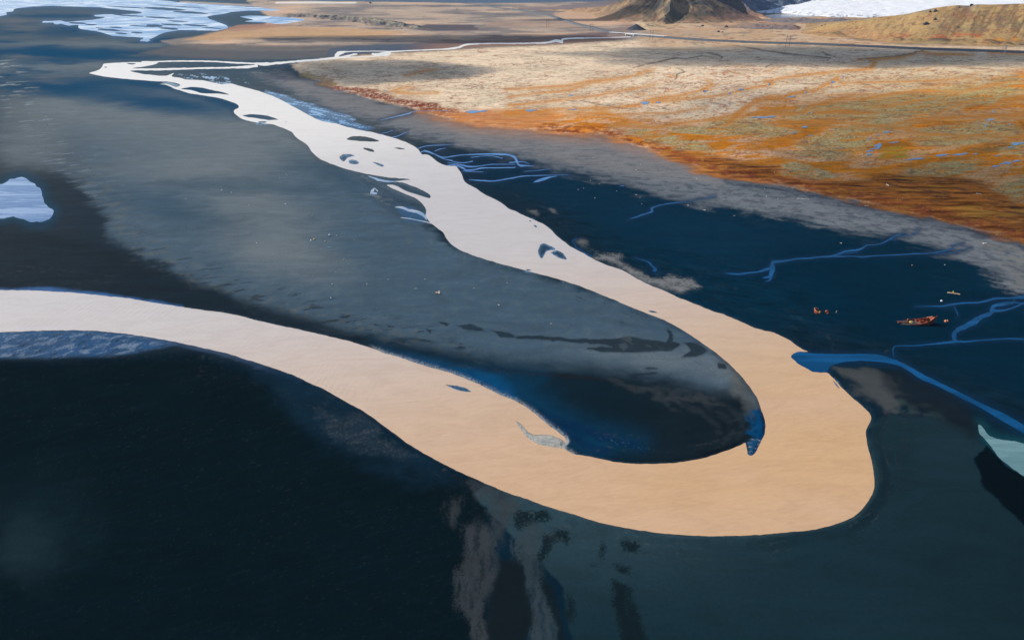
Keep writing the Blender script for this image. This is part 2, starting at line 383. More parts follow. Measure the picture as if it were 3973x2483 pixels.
def land_material():
    """sand, moss and heath; the kind of ground comes from two attributes of the mesh:
    albedo = colour of the soil, cover = (wetness, moss, streaks, silt)"""
    m, nt, b = new_mat('land')
    pos = nd(nt, 'ShaderNodeNewGeometry').outputs['Position']
    at = nd(nt, 'ShaderNodeAttribute', attribute_name='albedo')
    cv = nd(nt, 'ShaderNodeAttribute', attribute_name='cover')
    sep = nd(nt, 'ShaderNodeSeparateColor')
    nt.links.new(cv.outputs['Color'], sep.inputs[0])
    wet, moss, streak = sep.outputs[0], sep.outputs[1], sep.outputs[2]
    col = at.outputs['Color']
    # moss: curly tussocks with dark red-brown hollows
    n1 = noise(nt, mapping(nt, pos, (0, 0, R(-12)), (0.8, 1.0, 1)), 0.062, 8, 0.78, 1.6)
    n2 = noise(nt, pos, 0.014, 9, 0.72, 1.0)
    n5 = noise(nt, pos, 0.012, 4, 0.55, 2.2)
    n6 = noise(nt, pos, 0.30, 4, 0.7)
    n3 = noise(nt, pos, 0.55, 3, 0.6)
    holl = math_(nt, 'MULTIPLY', maprange(nt, n1, 0.50, 0.60), math_(nt, 'MULTIPLY_ADD', maprange(nt, n2, 0.42, 0.60), 0.70, 0.30))
    holl = math_(nt, 'MULTIPLY', holl, moss)
    red = mix(nt, maprange(nt, n2, 0.48, 0.62), (0.10, 0.065, 0.06), (0.21, 0.055, 0.028))
    c = mix(nt, math_(nt, 'MULTIPLY', holl, 0.8), col, red)
    fl = math_(nt, 'MULTIPLY', maprange(nt, n6, 0.52, 0.62), maprange(nt, n2, 0.47, 0.60))
    c = mix(nt, math_(nt, 'MULTIPLY', math_(nt, 'MULTIPLY', fl, moss), 0.85), c, (0.20, 0.060, 0.032))
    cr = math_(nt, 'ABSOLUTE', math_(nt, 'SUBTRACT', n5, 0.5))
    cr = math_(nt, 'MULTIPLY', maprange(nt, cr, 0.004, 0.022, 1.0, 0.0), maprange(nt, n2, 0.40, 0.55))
    c = mix(nt, math_(nt, 'MULTIPLY', math_(nt, 'MULTIPLY', cr, moss), 0.6), c, (0.11, 0.085, 0.07))  # shade of the folds put into the moss colour as dark creases
    v = math_(nt, 'MULTIPLY_ADD', math_(nt, 'MULTIPLY_ADD', n3, 1.0, -0.5), 1.0, 1.0)
    vv = nd(nt, 'ShaderNodeCombineColor')
    for i in range(3):
        nt.links.new(v, vv.inputs[i])
    c = mix(nt, moss, c, mix(nt, 1.0, c, vv.outputs[0], 'MULTIPLY'))
    # streaked bog: long fibres along the shore
    sm = mapping(nt, pos, (0, 0, R(24)), (0.022, 0.17, 1))
    s1 = noise(nt, sm, 1.0, 6, 0.62, 0.4)
    s2 = noise(nt, mapping(nt, pos, (0, 0, R(20)), (0.06, 0.5, 1)), 1.0, 4, 0.6)
    dark = mix(nt, 1.0, c, (0.30, 0.26, 0.30), 'MULTIPLY')
    lite = mix(nt, 1.0, c, (1.6, 1.45, 1.1), 'MULTIPLY')
    sc = mix(nt, maprange(nt, s1, 0.36, 0.56), dark, c)
    sc = mix(nt, maprange(nt, s1, 0.56, 0.72), sc, lite)
    sc = mix(nt, maprange(nt, s2, 0.58, 0.75), sc, dark)
    c = mix(nt, streak, c, sc)
    # sand: fine mottling and flow marks
    g1 = noise(nt, pos, 0.9, 4, 0.65)
    g2 = noise(nt, mapping(nt, pos, (0, 0, R(-32)), (0.04, 0.12, 1)), 1.0, 6, 0.65, 1.0)
    gm = math_(nt, 'ADD', math_(nt, 'MULTIPLY', g1, 0.5), math_(nt, 'MULTIPLY', g2, 0.7))
    gg = nd(nt, 'ShaderNodeCombineColor')
    gv = maprange(nt, gm, 0.35, 0.85, 0.82, 1.2)
    for i in range(3):
        nt.links.new(gv, gg.inputs[i])
    c = mix(nt, 1.0, c, gg.outputs[0], 'MULTIPLY')
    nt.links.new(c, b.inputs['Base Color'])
    rw = math_(nt, 'ADD', wet, math_(nt, 'MULTIPLY_ADD', g2, 0.25, -0.125))
    nt.links.new(maprange(nt, rw, 0.0, 0.8, 0.9, 0.16), b.inputs['Roughness'])
    nt.links.new(maprange(nt, wet, 0.15, 0.7, 0.0, 0.045), b.inputs['Specular IOR Level'])
    hh = math_(nt, 'ADD', math_(nt, 'MULTIPLY', n1, moss), math_(nt, 'MULTIPLY', g1, 0.05))
    hh = math_(nt, 'ADD', hh, math_(nt, 'MULTIPLY', s1, math_(nt, 'MULTIPLY', streak, 0.6)))
    bump(nt, hh, 0.55, 1.4, b)
    return m

def river_material():
    m, nt, b = new_mat('silty_water')
    pos = nd(nt, 'ShaderNodeNewGeometry').outputs['Position']
    n = noise(nt, mapping(nt, pos, (0, 0, R(-18)), (0.006, 0.016, 1)), 1.0, 5, 0.55, 1.0)
    sy_ = nd(nt, 'ShaderNodeSeparateXYZ')
    nt.links.new(pos, sy_.inputs[0])
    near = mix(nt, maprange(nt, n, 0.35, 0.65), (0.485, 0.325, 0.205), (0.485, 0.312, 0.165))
    # paler upstream and on the left arm: silt, plus sky reflection put into the colour
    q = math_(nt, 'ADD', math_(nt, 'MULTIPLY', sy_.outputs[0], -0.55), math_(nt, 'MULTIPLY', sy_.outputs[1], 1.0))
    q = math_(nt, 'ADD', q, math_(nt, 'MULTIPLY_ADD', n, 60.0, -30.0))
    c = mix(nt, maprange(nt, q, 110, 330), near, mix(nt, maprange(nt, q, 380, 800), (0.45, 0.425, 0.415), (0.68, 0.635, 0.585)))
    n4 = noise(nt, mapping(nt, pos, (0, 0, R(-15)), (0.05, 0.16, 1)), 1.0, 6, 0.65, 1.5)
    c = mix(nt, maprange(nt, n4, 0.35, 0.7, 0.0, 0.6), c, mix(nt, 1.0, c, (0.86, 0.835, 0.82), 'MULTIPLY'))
    nt.links.new(c, b.inputs['Base Color'])
    setin(b, Roughness=0.28, IOR=1.33)
    w = nd(nt, 'ShaderNodeTexWave', wave_type='BANDS', bands_direction='X', wave_profile='SIN')
    nt.links.new(mapping(nt, pos, (0, 0, R(32)), (1, 0.22, 1)), w.inputs['Vector'])
    setin(w, Scale=0.16, Distortion=16.0, Detail=4.0, Detail_Scale=0.22, Detail_Roughness=0.65)
    msk = maprange(nt, noise(nt, mapping(nt, pos, (0, 0, R(-15)), (0.012, 0.03, 1)), 1.0, 3), 0.47, 0.62)
    sx = nd(nt, 'ShaderNodeSeparateXYZ')
    nt.links.new(pos, sx.inputs[0])
    msk = math_(nt, 'MULTIPLY', msk, maprange(nt, sx.outputs[0], -20, -75))
    r1 = noise(nt, mapping(nt, pos, (0, 0, R(-20)), (0.35, 0.9, 1)), 1.0, 4, 0.6)
    h = math_(nt, 'ADD', math_(nt, 'MULTIPLY', w.outputs[1], math_(nt, 'MULTIPLY', msk, 0.035)), math_(nt, 'MULTIPLY', r1, 0.22))
    bump(nt, h, 0.6, 1.0, b)
    return m

def water_material(name, base, rough, bumpy, scale=0.5, streak=None, iso=False, lo=0.45, hi=0.62, spec=0.5):
    m, nt, b = new_mat(name)
    pos = nd(nt, 'ShaderNodeNewGeometry').outputs['Position']
    n = noise(nt, mapping(nt, pos, (0, 0, R(10)), (0.3 * scale, scale, 1)), 1.0, 4, 0.6)
    if streak:
        f = maprange(nt, noise(nt, mapping(nt, pos, (0, 0, R(8)), ((0.3 if iso else 0.05) * scale, 0.3 * scale, 1)), 1.0, 7 if iso else 5, 0.68 if iso else 0.6, 0.8), lo, hi)
        nt.links.new(mix(nt, f, base, streak), b.inputs['Base Color'])
    else:
        c = mix(nt, n, tuple(x * 0.75 for x in base), tuple(x * 1.25 for x in base))
        nt.links.new(c, b.inputs['Base Color'])
    setin(b, Roughness=rough, IOR=1.33, Specular_IOR_Level=spec)
    bump(nt, n, bumpy, 0.4, b)
    return m

def simple_material(name, c0, c1, rough=0.8, scale=3.0, metallic=0.0, bumpy=0.3):
    m, nt, b = new_mat(name)
    tc = nd(nt, 'ShaderNodeTexCoord')
    n = noise(nt, tc.outputs['Object'], scale, 6, 0.65, 0.4)
    nt.links.new(mix(nt, maprange(nt, n, 0.35, 0.65), c0, c1), b.inputs['Base Color'])
    setin(b, Roughness=rough, Metallic=metallic)
    bump(nt, n, bumpy, 0.05, b)
    return m

LAND = land_material()
M = {
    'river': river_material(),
    'stream': water_material('clear_water', (0.001, 0.042, 0.118), 0.14, 0.25, 0.35, (0.003, 0.062, 0.175), spec=0.10),
    'braid': water_material('rill_water', (0.012, 0.085, 0.27), 0.14, 0.25, 0.3, (0.06, 0.19, 0.42)),
    'pond': water_material('pool_water', (0.05, 0.13, 0.28), 0.05, 0.1),
    'flood': water_material('shallow_water', (0.16, 0.25, 0.38), 0.15, 0.2, 0.5, (0.40, 0.40, 0.40)),
    'lagoon': water_material('lagoon_water', (0.08, 0.20, 0.42), 0.3, 0.1, 0.030, (0.52, 0.59, 0.68), True, 0.46, 0.58),
    'lake': water_material('lake_water', (0.03, 0.10, 0.26), 0.2, 0.7, 0.35, (0.16, 0.25, 0.42)),
    'teal': water_material('teal_water', (0.085, 0.175, 0.195), 0.3, 0.5, 0.8, (0.12, 0.225, 0.245)),
    'greylake': water_material('glacial_lake_water', (0.26, 0.31, 0.38), 0.12, 0.2, 0.05),
    'asphalt': simple_material('asphalt', (0.045, 0.055, 0.07), (0.065, 0.075, 0.09), 0.85, 0.4),
    'gravel': simple_material('roadside_gravel', (0.05, 0.062, 0.08), (0.09, 0.10, 0.115), 0.95, 0.25),
    'concrete': simple_material('pale_concrete', (0.55, 0.55, 0.56), (0.68, 0.67, 0.66), 0.8, 0.5),
    'rail': simple_material('galvanised_rail', (0.6, 0.62, 0.65), (0.75, 0.76, 0.78), 0.5, 0.8),
    'rust': simple_material('rusty_iron', (0.14, 0.020, 0.008), (0.27, 0.048, 0.015), 0.75, 1.6),
    'rustdark': simple_material('dark_rust', (0.050, 0.012, 0.008), (0.10, 0.022, 0.012), 0.85, 1.4),
    'rustlight': simple_material('bare_rusted_steel', (0.42, 0.13, 0.065), (0.60, 0.30, 0.19), 0.6, 2.0),
    'yellow': simple_material('faded_yellow_paint', (0.62, 0.42, 0.07), (0.75, 0.60, 0.18), 0.6, 2.5),
    'driftwood': simple_material('bleached_wood', (0.62, 0.56, 0.50), (0.80, 0.74, 0.68), 0.8, 3.0),
    'peachwood': simple_material('fresh_split_wood', (0.70, 0.44, 0.24), (0.80, 0.58, 0.36), 0.8, 3.0),
    'greywood': simple_material('grey_wood', (0.22, 0.23, 0.24), (0.34, 0.35, 0.36), 0.9, 3.0),
    'greenplastic': simple_material('green_plastic', (0.25, 0.55, 0.30), (0.40, 0.66, 0.42), 0.5, 3.0),
    'cyanplastic': simple_material('turquoise_plastic', (0.22, 0.55, 0.58), (0.35, 0.66, 0.66), 0.5, 3.0),
    'whiteplastic': simple_material('white_plastic', (0.74, 0.74, 0.76), (0.82, 0.82, 0.82), 0.45, 3.0),
    'orangeplastic': simple_material('orange_plastic', (0.70, 0.28, 0.10), (0.78, 0.36, 0.16), 0.45, 3.0),
    'polewood': simple_material('dark_creosoted_wood', (0.05, 0.055, 0.075), (0.09, 0.09, 0.11), 0.85, 1.0),
    'steelpole': simple_material('weathered_steel', (0.36, 0.38, 0.40), (0.46, 0.48, 0.50), 0.6, 1.0),
    'rock': simple_material('dark_basalt', (0.018, 0.022, 0.03), (0.045, 0.05, 0.06), 0.95, 0.25, 0.0, 0.8),
    'hutwall': simple_material('dark_painted_boards', (0.03, 0.045, 0.08), (0.05, 0.065, 0.10), 0.8, 1.0),
    'hutroof': simple_material('corrugated_roof', (0.06, 0.08, 0.13), (0.08, 0.10, 0.15), 0.6, 1.0),
    'ice': None,
}

# ------------------------------------------------------------------ object helpers
def tag(o, label=None, cat=None, group=None, kind=None):
    if label: o['label'] = label
    if cat: o['category'] = cat
    if group: o['group'] = group
    if kind: o['kind'] = kind
    return o

def mesh_obj(name, verts, faces, mat, parent=None, smooth=False):
    me = bpy.data.meshes.new(name)
    me.from_pydata([tuple(v) for v in verts], [], faces)
    me.update()
    if mat: me.materials.append(mat)
    if smooth:
        me.polygons.foreach_set('use_smooth', [True] * len(me.polygons))
    o = bpy.data.objects.new(name, me)
    COL.objects.link(o)
    if parent: o.parent = parent
    return o

def empty(name, loc=(0, 0, 0), rz=0.0):
    o = bpy.data.objects.new(name, None)
    o.location = loc; o.rotation_euler = (0, 0, rz)
    o.empty_display_size = 0.5
    COL.objects.link(o)
    return o

def copy_tree(o, parent=None):
    c = o.copy()
    COL.objects.link(c)
    if parent: c.parent = parent
    for ch in [x for x in bpy.data.objects if x.parent == o]:
        copy_tree(ch, c)
    return c

def dense(poly, step=7.0, jit=1.3, seed=3):
    out = []
    n = len(poly)
    for i in range(n):
        a = poly[i]; b = poly[(i + 1) % n]
        L = math.hypot(b[0] - a[0], b[1] - a[1])
        k = max(1, min(60, int(L / step)))
        for j in range(k):
            t = j / k
            out.append((a[0] + (b[0] - a[0]) * t, a[1] + (b[1] - a[1]) * t))
    p = np.array(out)
    # soften corners a little, then roughen
    q = (np.roll(p, 1, 0) + 2 * p + np.roll(p, -1, 0)) / 4
    sc = np.clip((q[:, 1] + 90) / 700.0, 0.12, 1.0)
    nx = fbm(q[:, 0] / 26, q[:, 1] / 26, seed, 3) * jit * 1.6
    ny = fbm(q[:, 0] / 26 + 50, q[:, 1] / 26, seed + 9, 3) * jit * 1.6 * sc
    return [(a, b) for a, b in zip(q[:, 0] + nx, q[:, 1] + ny)]

def ribbon(pts, seed=0, thin=1.0):
    """polygon around a polyline with widths; returns the outline"""
    P3 = np.array([(p[0], p[1], p[2]) for p in pts], float)
    out = []
    n = len(P3)
    for i in range(n - 1):
        p0 = P3[max(i - 1, 0)]; p1 = P3[i]; p2 = P3[i + 1]; p3 = P3[min(i + 2, n - 1)]
        k = max(2, int(np.hypot(*(p2 - p1)[:2]) / 9))
        for j in range(k):
            t = j / k
            out.append(0.5 * ((2 * p1) + (-p0 + p2) * t + (2 * p0 - 5 * p1 + 4 * p2 - p3) * t * t + (-p0 + 3 * p1 - 3 * p2 + p3) * t ** 3))
    out.append(P3[-1])
    q = np.array(out)
    tang = np.gradient(q[:, :2], axis=0)
    tang /= np.linalg.norm(tang, axis=1)[:, None] + 1e-9
    nor = np.stack([-tang[:, 1], tang[:, 0]], 1)
    w = np.maximum(q[:, 2] * (thin if q[:, 2].max() < 62 else 0.9), 1.0) * 0.5
    wl = w * (1 + 0.55 * fbm(q[:, 0] / 18, q[:, 1] / 18, seed + 1, 2))
    wr = w * (1 + 0.55 * fbm(q[:, 0] / 18 + 30, q[:, 1] / 18, seed + 5, 2))
    A = q[:, :2] + nor * wl[:, None]; B = q[:, :2] - nor * wr[:, None]
    return [tuple(p) for p in A] + [tuple(p) for p in B[::-1]]

def winding(poly, px, py):
    p = np.array(poly, float); q = np.roll(p, -1, 0)
    wn = np.zeros(len(px), int)
    for s in range(0, len(px), 2000):
        X = px[s:s + 2000, None]; Y = py[s:s + 2000, None]
        left = (q[:, 0] - p[:, 0]) * (Y - p[:, 1]) - (X - p[:, 0]) * (q[:, 1] - p[:, 1])
        up = (p[:, 1] <= Y) & (q[:, 1] > Y) & (left > 0)
        dn = (p[:, 1] > Y) & (q[:, 1] <= Y) & (left < 0)
        wn[s:s + 2000] = up.sum(1) - dn.sum(1)
    return wn != 0

def sheet(name, pos, holes, z, mat, parent=None):
    """flat water surface: union of outlines minus holes, laid on the ground"""
    pts = []; edges = []
    for poly in pos + holes:
        b = len(pts); n = len(poly)
        pts += [Vector((p[0], p[1])) for p in poly]
        edges += [(b + i, b + (i + 1) % n) for i in range(n)]
    v, e, f, *_ = delaunay_2d_cdt(pts, edges, [], 0, 1e-4)
    V = np.array([(p.x, p.y) for p in v])
    T = np.array([t for t in f if len(t) == 3])
    c = V[T].mean(1)
    ins = np.zeros(len(T), bool)
    for poly in pos: ins |= winding(poly, c[:, 0], c[:, 1])
    for poly in holes: ins &= ~winding(poly, c[:, 0], c[:, 1])
    T = T[ins]
    a = np.cross(V[T[:, 1]] - V[T[:, 0]], V[T[:, 2]] - V[T[:, 0]])
    T[a > 0] = T[a > 0][:, ::-1]       # picture y runs down: make normals point up
    used = np.unique(T); idx = np.full(len(V), -1); idx[used] = np.arange(len(used))
    X, Y = ground_np(V[used, 0], V[used, 1])
    o = mesh_obj(name, np.stack([X, Y, np.full(len(X), z)], 1).tolist(), idx[T].tolist(), mat, parent)
    if not parent: o['kind'] = 'structure'
    return o

# ------------------------------------------------------------------ water sheets
river_out = dense(RIVER, 7, 1.4)
river_holes = [dense(p, 5, 1.2, 11 + i) for i, p in enumerate(ISLANDS)]
river_arms = [ribbon(p, i) for i, p in enumerate(BRANCHES)]
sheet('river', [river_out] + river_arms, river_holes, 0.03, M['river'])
stream_polys = {}
for k, (nm, lines) in enumerate(STREAMS.items()):
    polys = [ribbon(p, 40 + 7 * k + i, 0.72) for i, p in enumerate(lines)]
    stream_polys[nm] = polys
    sheet(nm, polys, [], 0.024 if nm != 'flood_channel' else 0.022, M['flood'] if nm == 'flood_channel' else M['braid'] if nm in ('delta_stream', 'side_stream', 'thin_stream', 'margin_stream') else M['stream'])
mouth = dense(STREAM_MOUTH, 7, 1.0, 77)
sheet('side_channel', [mouth], [], 0.026, M['stream'])
pond_polys = []
for i, (ci, cj, x, y, rx, ry) in enumerate(PONDS):
    cx, cy = X0[ci] + x / 2.42, Y0[cj] + y / 2.42
    rx, ry = rx / 2.42, ry / 2.42
    sl = -0.10 if ci == 3 else -0.05
    pl = []
    for k in range(28):
        a = 2 * math.pi * k / 28
        w = 1 + 0.35 * math.sin(3 * a + i) + 0.25 * math.sin(5 * a + 2.3 * i)
        ca, sa = math.cos(a), math.sin(a)
        pl.append((cx + rx * ca * (0.85 + 0.15 * w), cy + rx * ca * sl + ry * sa * w))
    pond_polys.append(pl)
    sheet('pond', [pl], [], 0.16, M['pond'])
lag_out = dense(LAGOON_OUT, 6, 2.2, 21)
lag_holes = []
for i, (cx, cy, rx, ry) in enumerate([(300, 91, 34, 3.4), (353, 97, 22, 2.6), (450, 108, 26, 2.6), (385, 110, 16, 1.5), (425, 118, 46, 4), (470, 131, 24, 3), (530, 128, 24, 3), (600, 101, 32, 5),
        (655, 112, 40, 4), (665, 97, 42, 3), (640, 36, 80, 5), (740, 50, 70, 4), (565, 104, 40, 2), (500, 62, 60, 2.5), (620, 70, 60, 3), (380, 45, 60, 1.6), (500, 30, 90, 2), (700, 27, 110, 1.5), (520, 100, 18, 2), (690, 84, 40, 2), (480, 121, 20, 1.6), (760, 100, 50, 3), (820, 110, 40, 2)]):
    pl = [(cx + rx * math.cos(2 * math.pi * k / 30), cy + ry * math.sin(2 * math.pi * k / 30) + 0.06 * rx * math.cos(2 * math.pi * k / 30)) for k in range(30)]
    lag_holes.append(dense(pl, 4, 3.2, 60 + i))
arm = dense(LAGOON_ARM, 6, 1.6, 22)
arm_holes = [dense([(1000 + 42 * math.cos(a) * 1.2 - 70, 78 + 3.0 * math.sin(a)) for a in [2 * math.pi * k / 24 for k in range(24)]], 4, 2, 5)]
sheet('lagoon', [lag_out, arm], lag_holes + arm_holes, 0.03, M['lagoon'])
lakel = dense(LAKE_LEFT, 7, 6.0, 31)
sheet('lake', [lakel], [], 0.03, M['lake'])
laker = dense(LAKE_RIGHT, 7, 2.0, 32)
sheet('lake', [laker], [], 0.03, M['teal'])
sheet('lake', [dense(OUTWASH_POOL, 5, 0.6, 5)], [], 0.3, M['greylake'])
sheet('lake', [dense(OUTWASH_LAKE, 6, 0.8, 6)], [], 0.3, M['greylake'])

# ------------------------------------------------------------------ ground sheet
NA, NR = 1600, 1060
az = np.linspace(R(-57), R(57), NA)
vv = np.linspace(math.tan(R(61.0) - P), math.tan(R(0.27) - P), NR)   # even steps of the viewing angle
dep = np.arctan(vv) + P
rr = H / np.tan(dep)
AZ, RR = np.meshgrid(az, rr)
gx = (RR * np.sin(AZ)).ravel(); gy = (RR * np.cos(AZ)).ravel()
gu, gv = survey(gx, gy)
ok = (gy * CP + H * SP) > 1
fs = np.sin(np.arctan2(H, RR)).ravel()                               # foreshortening of flat ground
qa = AZ.ravel() * 40; qr = np.log(RR).ravel() * 40                   # conformal noise plane
na1 = fbm(qa, qr, 1, 4); na2 = fbm(qa + 91, qr, 5, 4)
nb1 = fbm(qa * 0.35, qr * 0.35, 9, 3); nb2 = fbm(qa * 0.35 + 37, qr * 0.35, 13, 3)
F0 = Field(gu, gv)
FW = Field(gu + 14 * na1 + 10 * nb1, gv + (14 * na2 + 10 * nb2) * fs * 1.3)
FB = Field(gu + 40 * na1 + 70 * nb1, gv + (40 * na2 + 70 * nb2) * fs * 1.3)

NV = len(gx)
albedo = np.empty((NV, 3), np.float32)
cover = np.zeros((NV, 3), np.float32)      # wetness, moss, streak

def paint(mask, col=None, wet=None, moss=None, streak=None):
    global albedo
    mk = np.clip(mask, 0, 1).astype(np.float32)
    if col is not None:
        albedo += mk[:, None] * (np.array(col, np.float32) - albedo)
    for k, s in enumerate((wet, moss, streak)):
        if s is not None:
            cover[:, k] += mk * (s - cover[:, k])

def inside(field, poly, feather, off=0.0, maxd=None):
    d = field.sdf(poly, maxd or (feather + abs(off) + 5))
    return sstep(feather / 2, -feather / 2, d + off)

def blob(field, cx, cy, rx, ry, deg=0, edge=0.5):
    return sstep(1 + edge, 1 - edge, field.ell(cx * K, cy * K, rx * K, ry * K, deg))

def stroke(field, pts, feather):
    return sstep(feather, 0, field.line(pts, feather + 2))

nse = fbm(qa * 1.5, qr * 1.5, 31, 4)
nsf = fbm(qa * 5, qr * 5, 41, 5, 0.62)
# streaks that run across the view, seen as long thin lines on the far flats
nst = fbm(qa * 0.6, qr * 2.4, 51, 4)
band = fbm(gu / 420.0, np.sqrt(np.clip(gv + 90, 1, None)) / 1.05, 61, 4)

BLACK = (0.0012, 0.0105, 0.0205)
albedo[:] = BLACK
cover[:, 0] = 0.35
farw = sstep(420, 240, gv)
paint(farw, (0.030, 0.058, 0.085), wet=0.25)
# --- grey, drier sand of the point bar and the left flat; sky sheen put into its colour
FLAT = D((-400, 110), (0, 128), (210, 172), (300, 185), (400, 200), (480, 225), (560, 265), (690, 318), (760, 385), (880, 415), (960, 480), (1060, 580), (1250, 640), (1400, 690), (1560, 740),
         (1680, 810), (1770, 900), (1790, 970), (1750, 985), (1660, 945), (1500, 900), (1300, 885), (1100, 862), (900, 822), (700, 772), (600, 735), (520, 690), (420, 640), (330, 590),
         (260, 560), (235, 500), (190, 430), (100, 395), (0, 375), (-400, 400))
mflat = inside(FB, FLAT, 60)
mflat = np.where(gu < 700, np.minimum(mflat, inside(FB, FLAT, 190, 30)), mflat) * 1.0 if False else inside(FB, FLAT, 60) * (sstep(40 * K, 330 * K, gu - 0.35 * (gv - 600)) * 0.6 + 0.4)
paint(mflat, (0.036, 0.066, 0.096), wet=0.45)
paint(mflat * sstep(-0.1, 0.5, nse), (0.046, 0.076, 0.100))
# brown-grey patches: reflected cloud and misty sheen put into the sand colour
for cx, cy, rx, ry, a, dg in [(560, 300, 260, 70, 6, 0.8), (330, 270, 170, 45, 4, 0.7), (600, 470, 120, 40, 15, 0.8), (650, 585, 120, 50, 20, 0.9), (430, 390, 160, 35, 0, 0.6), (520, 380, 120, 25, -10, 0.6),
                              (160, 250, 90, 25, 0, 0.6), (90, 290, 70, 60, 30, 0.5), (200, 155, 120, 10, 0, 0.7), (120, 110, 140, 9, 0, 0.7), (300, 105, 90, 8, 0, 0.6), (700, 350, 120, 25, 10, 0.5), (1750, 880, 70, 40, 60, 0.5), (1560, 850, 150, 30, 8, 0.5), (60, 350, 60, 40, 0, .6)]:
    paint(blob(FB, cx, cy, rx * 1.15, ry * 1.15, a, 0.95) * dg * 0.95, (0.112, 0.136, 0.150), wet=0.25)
for cx, cy, rx, ry, a, dg in [(560, 440, 170, 14, 3, 0.6), (380, 245, 190, 20, 6, 0.9), (160, 205, 170, 22, 0, 0.9), (60, 125, 180, 14, 0, 0.9), (240, 130, 120, 14, 0, 0.8), (400, 205, 140, 14, 6, 0.8), (170, 80, 60, 8, 0, 0.5),
                              (420, 500, 160, 30, 15, 0.5), (740, 390, 90, 25, 20, 0.5), (940, 480, 60, 30, 40, 0.7), (590, 260, 60, 16, 18, 0.6), (520, 235, 90, 12, 12, .7), (130, 65, 130, 10, 0, 0.5), (800, 420, 80, 18, 30, .5)]:
    paint(blob(FB, cx, cy, rx, ry, a, 0.85) * dg * (0.8 if cy > 300 else 1.0), (0.002, 0.042, 0.095) if cy < 300 else (0.020, 0.050, 0.082), wet=0.12)
far_l = inside(F0, [(-600, 40), (700, 40), (700, 330), (-600, 330)], 80)
paint(far_l * sstep(0.0, 0.30, band) * 0.85, (0.002, 0.042, 0.095), wet=0.12)
paint(far_l * sstep(0.05, 0.40, -band) * 0.6, (0.115, 0.12, 0.125), wet=0.12)
# tide-lined ridges on the left
lines_l = D((10, 170), (60, 260), (110, 340), (180, 400), (260, 470), (310, 560), (420, 630), (560, 690), (700, 740), (900, 790), (1100, 850))
dl = FB.line([(a, b, 0) for a, b in lines_l], 150)
paint(sstep(70, 10, dl) * sstep(-0.05, 0.4, nse + 0.5 * nsf) * 0.55, (0.075, 0.085, 0.085), wet=0.3)
paint(sstep(110, 20, dl) * sstep(0.12, 0.28, nst * 0.8 + 0.45 * na2) * 0.85, (0.010, 0.017, 0.022), wet=0.75)
# near dark shore below the flat
SHORE = D((-300, 480), (60, 560), (150, 585), (240, 600), (330, 645), (450, 690), (600, 740), (760, 785), (900, 830), (1100, 868), (1060, 872), (900, 846), (700, 800), (560, 765), (400, 720), (200, 690), (-300, 690))
paint(np.maximum(inside(FB, SHORE, 150, -20), inside(FW, SHORE, 60, -40)) * 0.92, (0.0035, 0.0105, 0.0175), wet=0.3)
for p in ([(1850, 45), (1960, 40), (2080, 75), (2150, 110), (2050, 118), (1930, 90)], [(2205, 100), (2290, 105), (2400, 140), (2420, 170), (2290, 170)], [(1690, 12), (1800, 30), (1770, 55), (1710, 40)],
          [(1570, 80), (1650, 95), (1620, 125), (1590, 110)], [(1400, 165), (1560, 180), (1660, 212), (1600, 218), (1450, 190)], [(1200, 40), (1290, 60), (1290, 75), (1230, 68)], [(550, 85), (700, 110), (900, 150), (880, 165), (700, 130)]):
    paint(inside(FW, C(1, 2, *p), 9) * 0.9, (0.008, 0.017, 0.023), wet=0.7)
for p in ([(0, 152), (200, 150), (600, 180), (900, 185), (1080, 170), (1320, 190), (1425, 205), (1440, 160), (1420, 85), (1470, 110), (1495, 190), (1560, 230), (1500, 290), (1300, 302), (1000, 310), (800, 297),
           (665, 272), (680, 255), (900, 245), (740, 225), (560, 215), (300, 195), (0, 182)], [(1580, 210), (1700, 215), (1820, 300), (1700, 345), (1560, 362), (1640, 300)], [(1900, 395), (1990, 410), (1970, 475), (1910, 460)],
          [(1220, 460), (1340, 455), (1340, 470), (1240, 475)], [(1080, 515), (1330, 495), (1340, 515), (1150, 525)], [(200, 408), (320, 415), (380, 432), (300, 436)]):
    paint(inside(FW, C(2, 2, *p), 9) * 0.92, (0.008, 0.016, 0.022), wet=0.7)
paint(inside(FW, C(2, 2, (980, 240), (1050, 235), (1075, 265), (1020, 285)), 10) * 0.8, (0.04, 0.055, 0.065), wet=0.45)
paint(inside(FB, C(2, 2, (1040, 215), (1250, 205), (1330, 270), (1150, 295)), 25) * sstep(-0.1, 0.3, na1) * 0.7, (0.045, 0.056, 0.062), wet=0.4)
# hollow inside the bend: black wet sand, blue where water stands
HOLLOW = C(1, 2, (1040, 258), (1250, 300), (1550, 365), (1850, 425), (2150, 465), (2420, 490)) + C(2, 2, (0, 485), (400, 515), (800, 545), (1050, 565), (1400, 640), (1700, 720), (1900, 760), (2080, 770), (2120, 820), (2050, 950), (2150, 1050), (2200, 1100), (2050, 1240),
         (1700, 1340), (1200, 1380), (600, 1300), (200, 1000), (0, 780)) + C(1, 2, (2200, 650), (1700, 470))
hb = sstep(2250, 2750, gu)
hm = inside(FW, HOLLOW, 36, 4) * (1 - hb) + inside(FW, HOLLOW, 80, -34) * hb
paint(np.maximum(hm, inside(FW, HOLLOW, 30, 10) * 0.35), (0.0060, 0.0095, 0.0125), wet=0.3)
paint(inside(FW, HOLLOW, 120, -40) * (1 - 0.5 * hb), (0.0022, 0.0100, 0.0170), wet=0.3)
paint(stroke(FW, C(1, 2, (1040, 262), (1250, 306), (1550, 372), (1850, 432), (2150, 475), (2420, 500)) + C(2, 2, (300, 520), (800, 560)), 12), (0.006, 0.007, 0.009), wet=0.4)  # shaded face of the cut bank, put into the sand colour
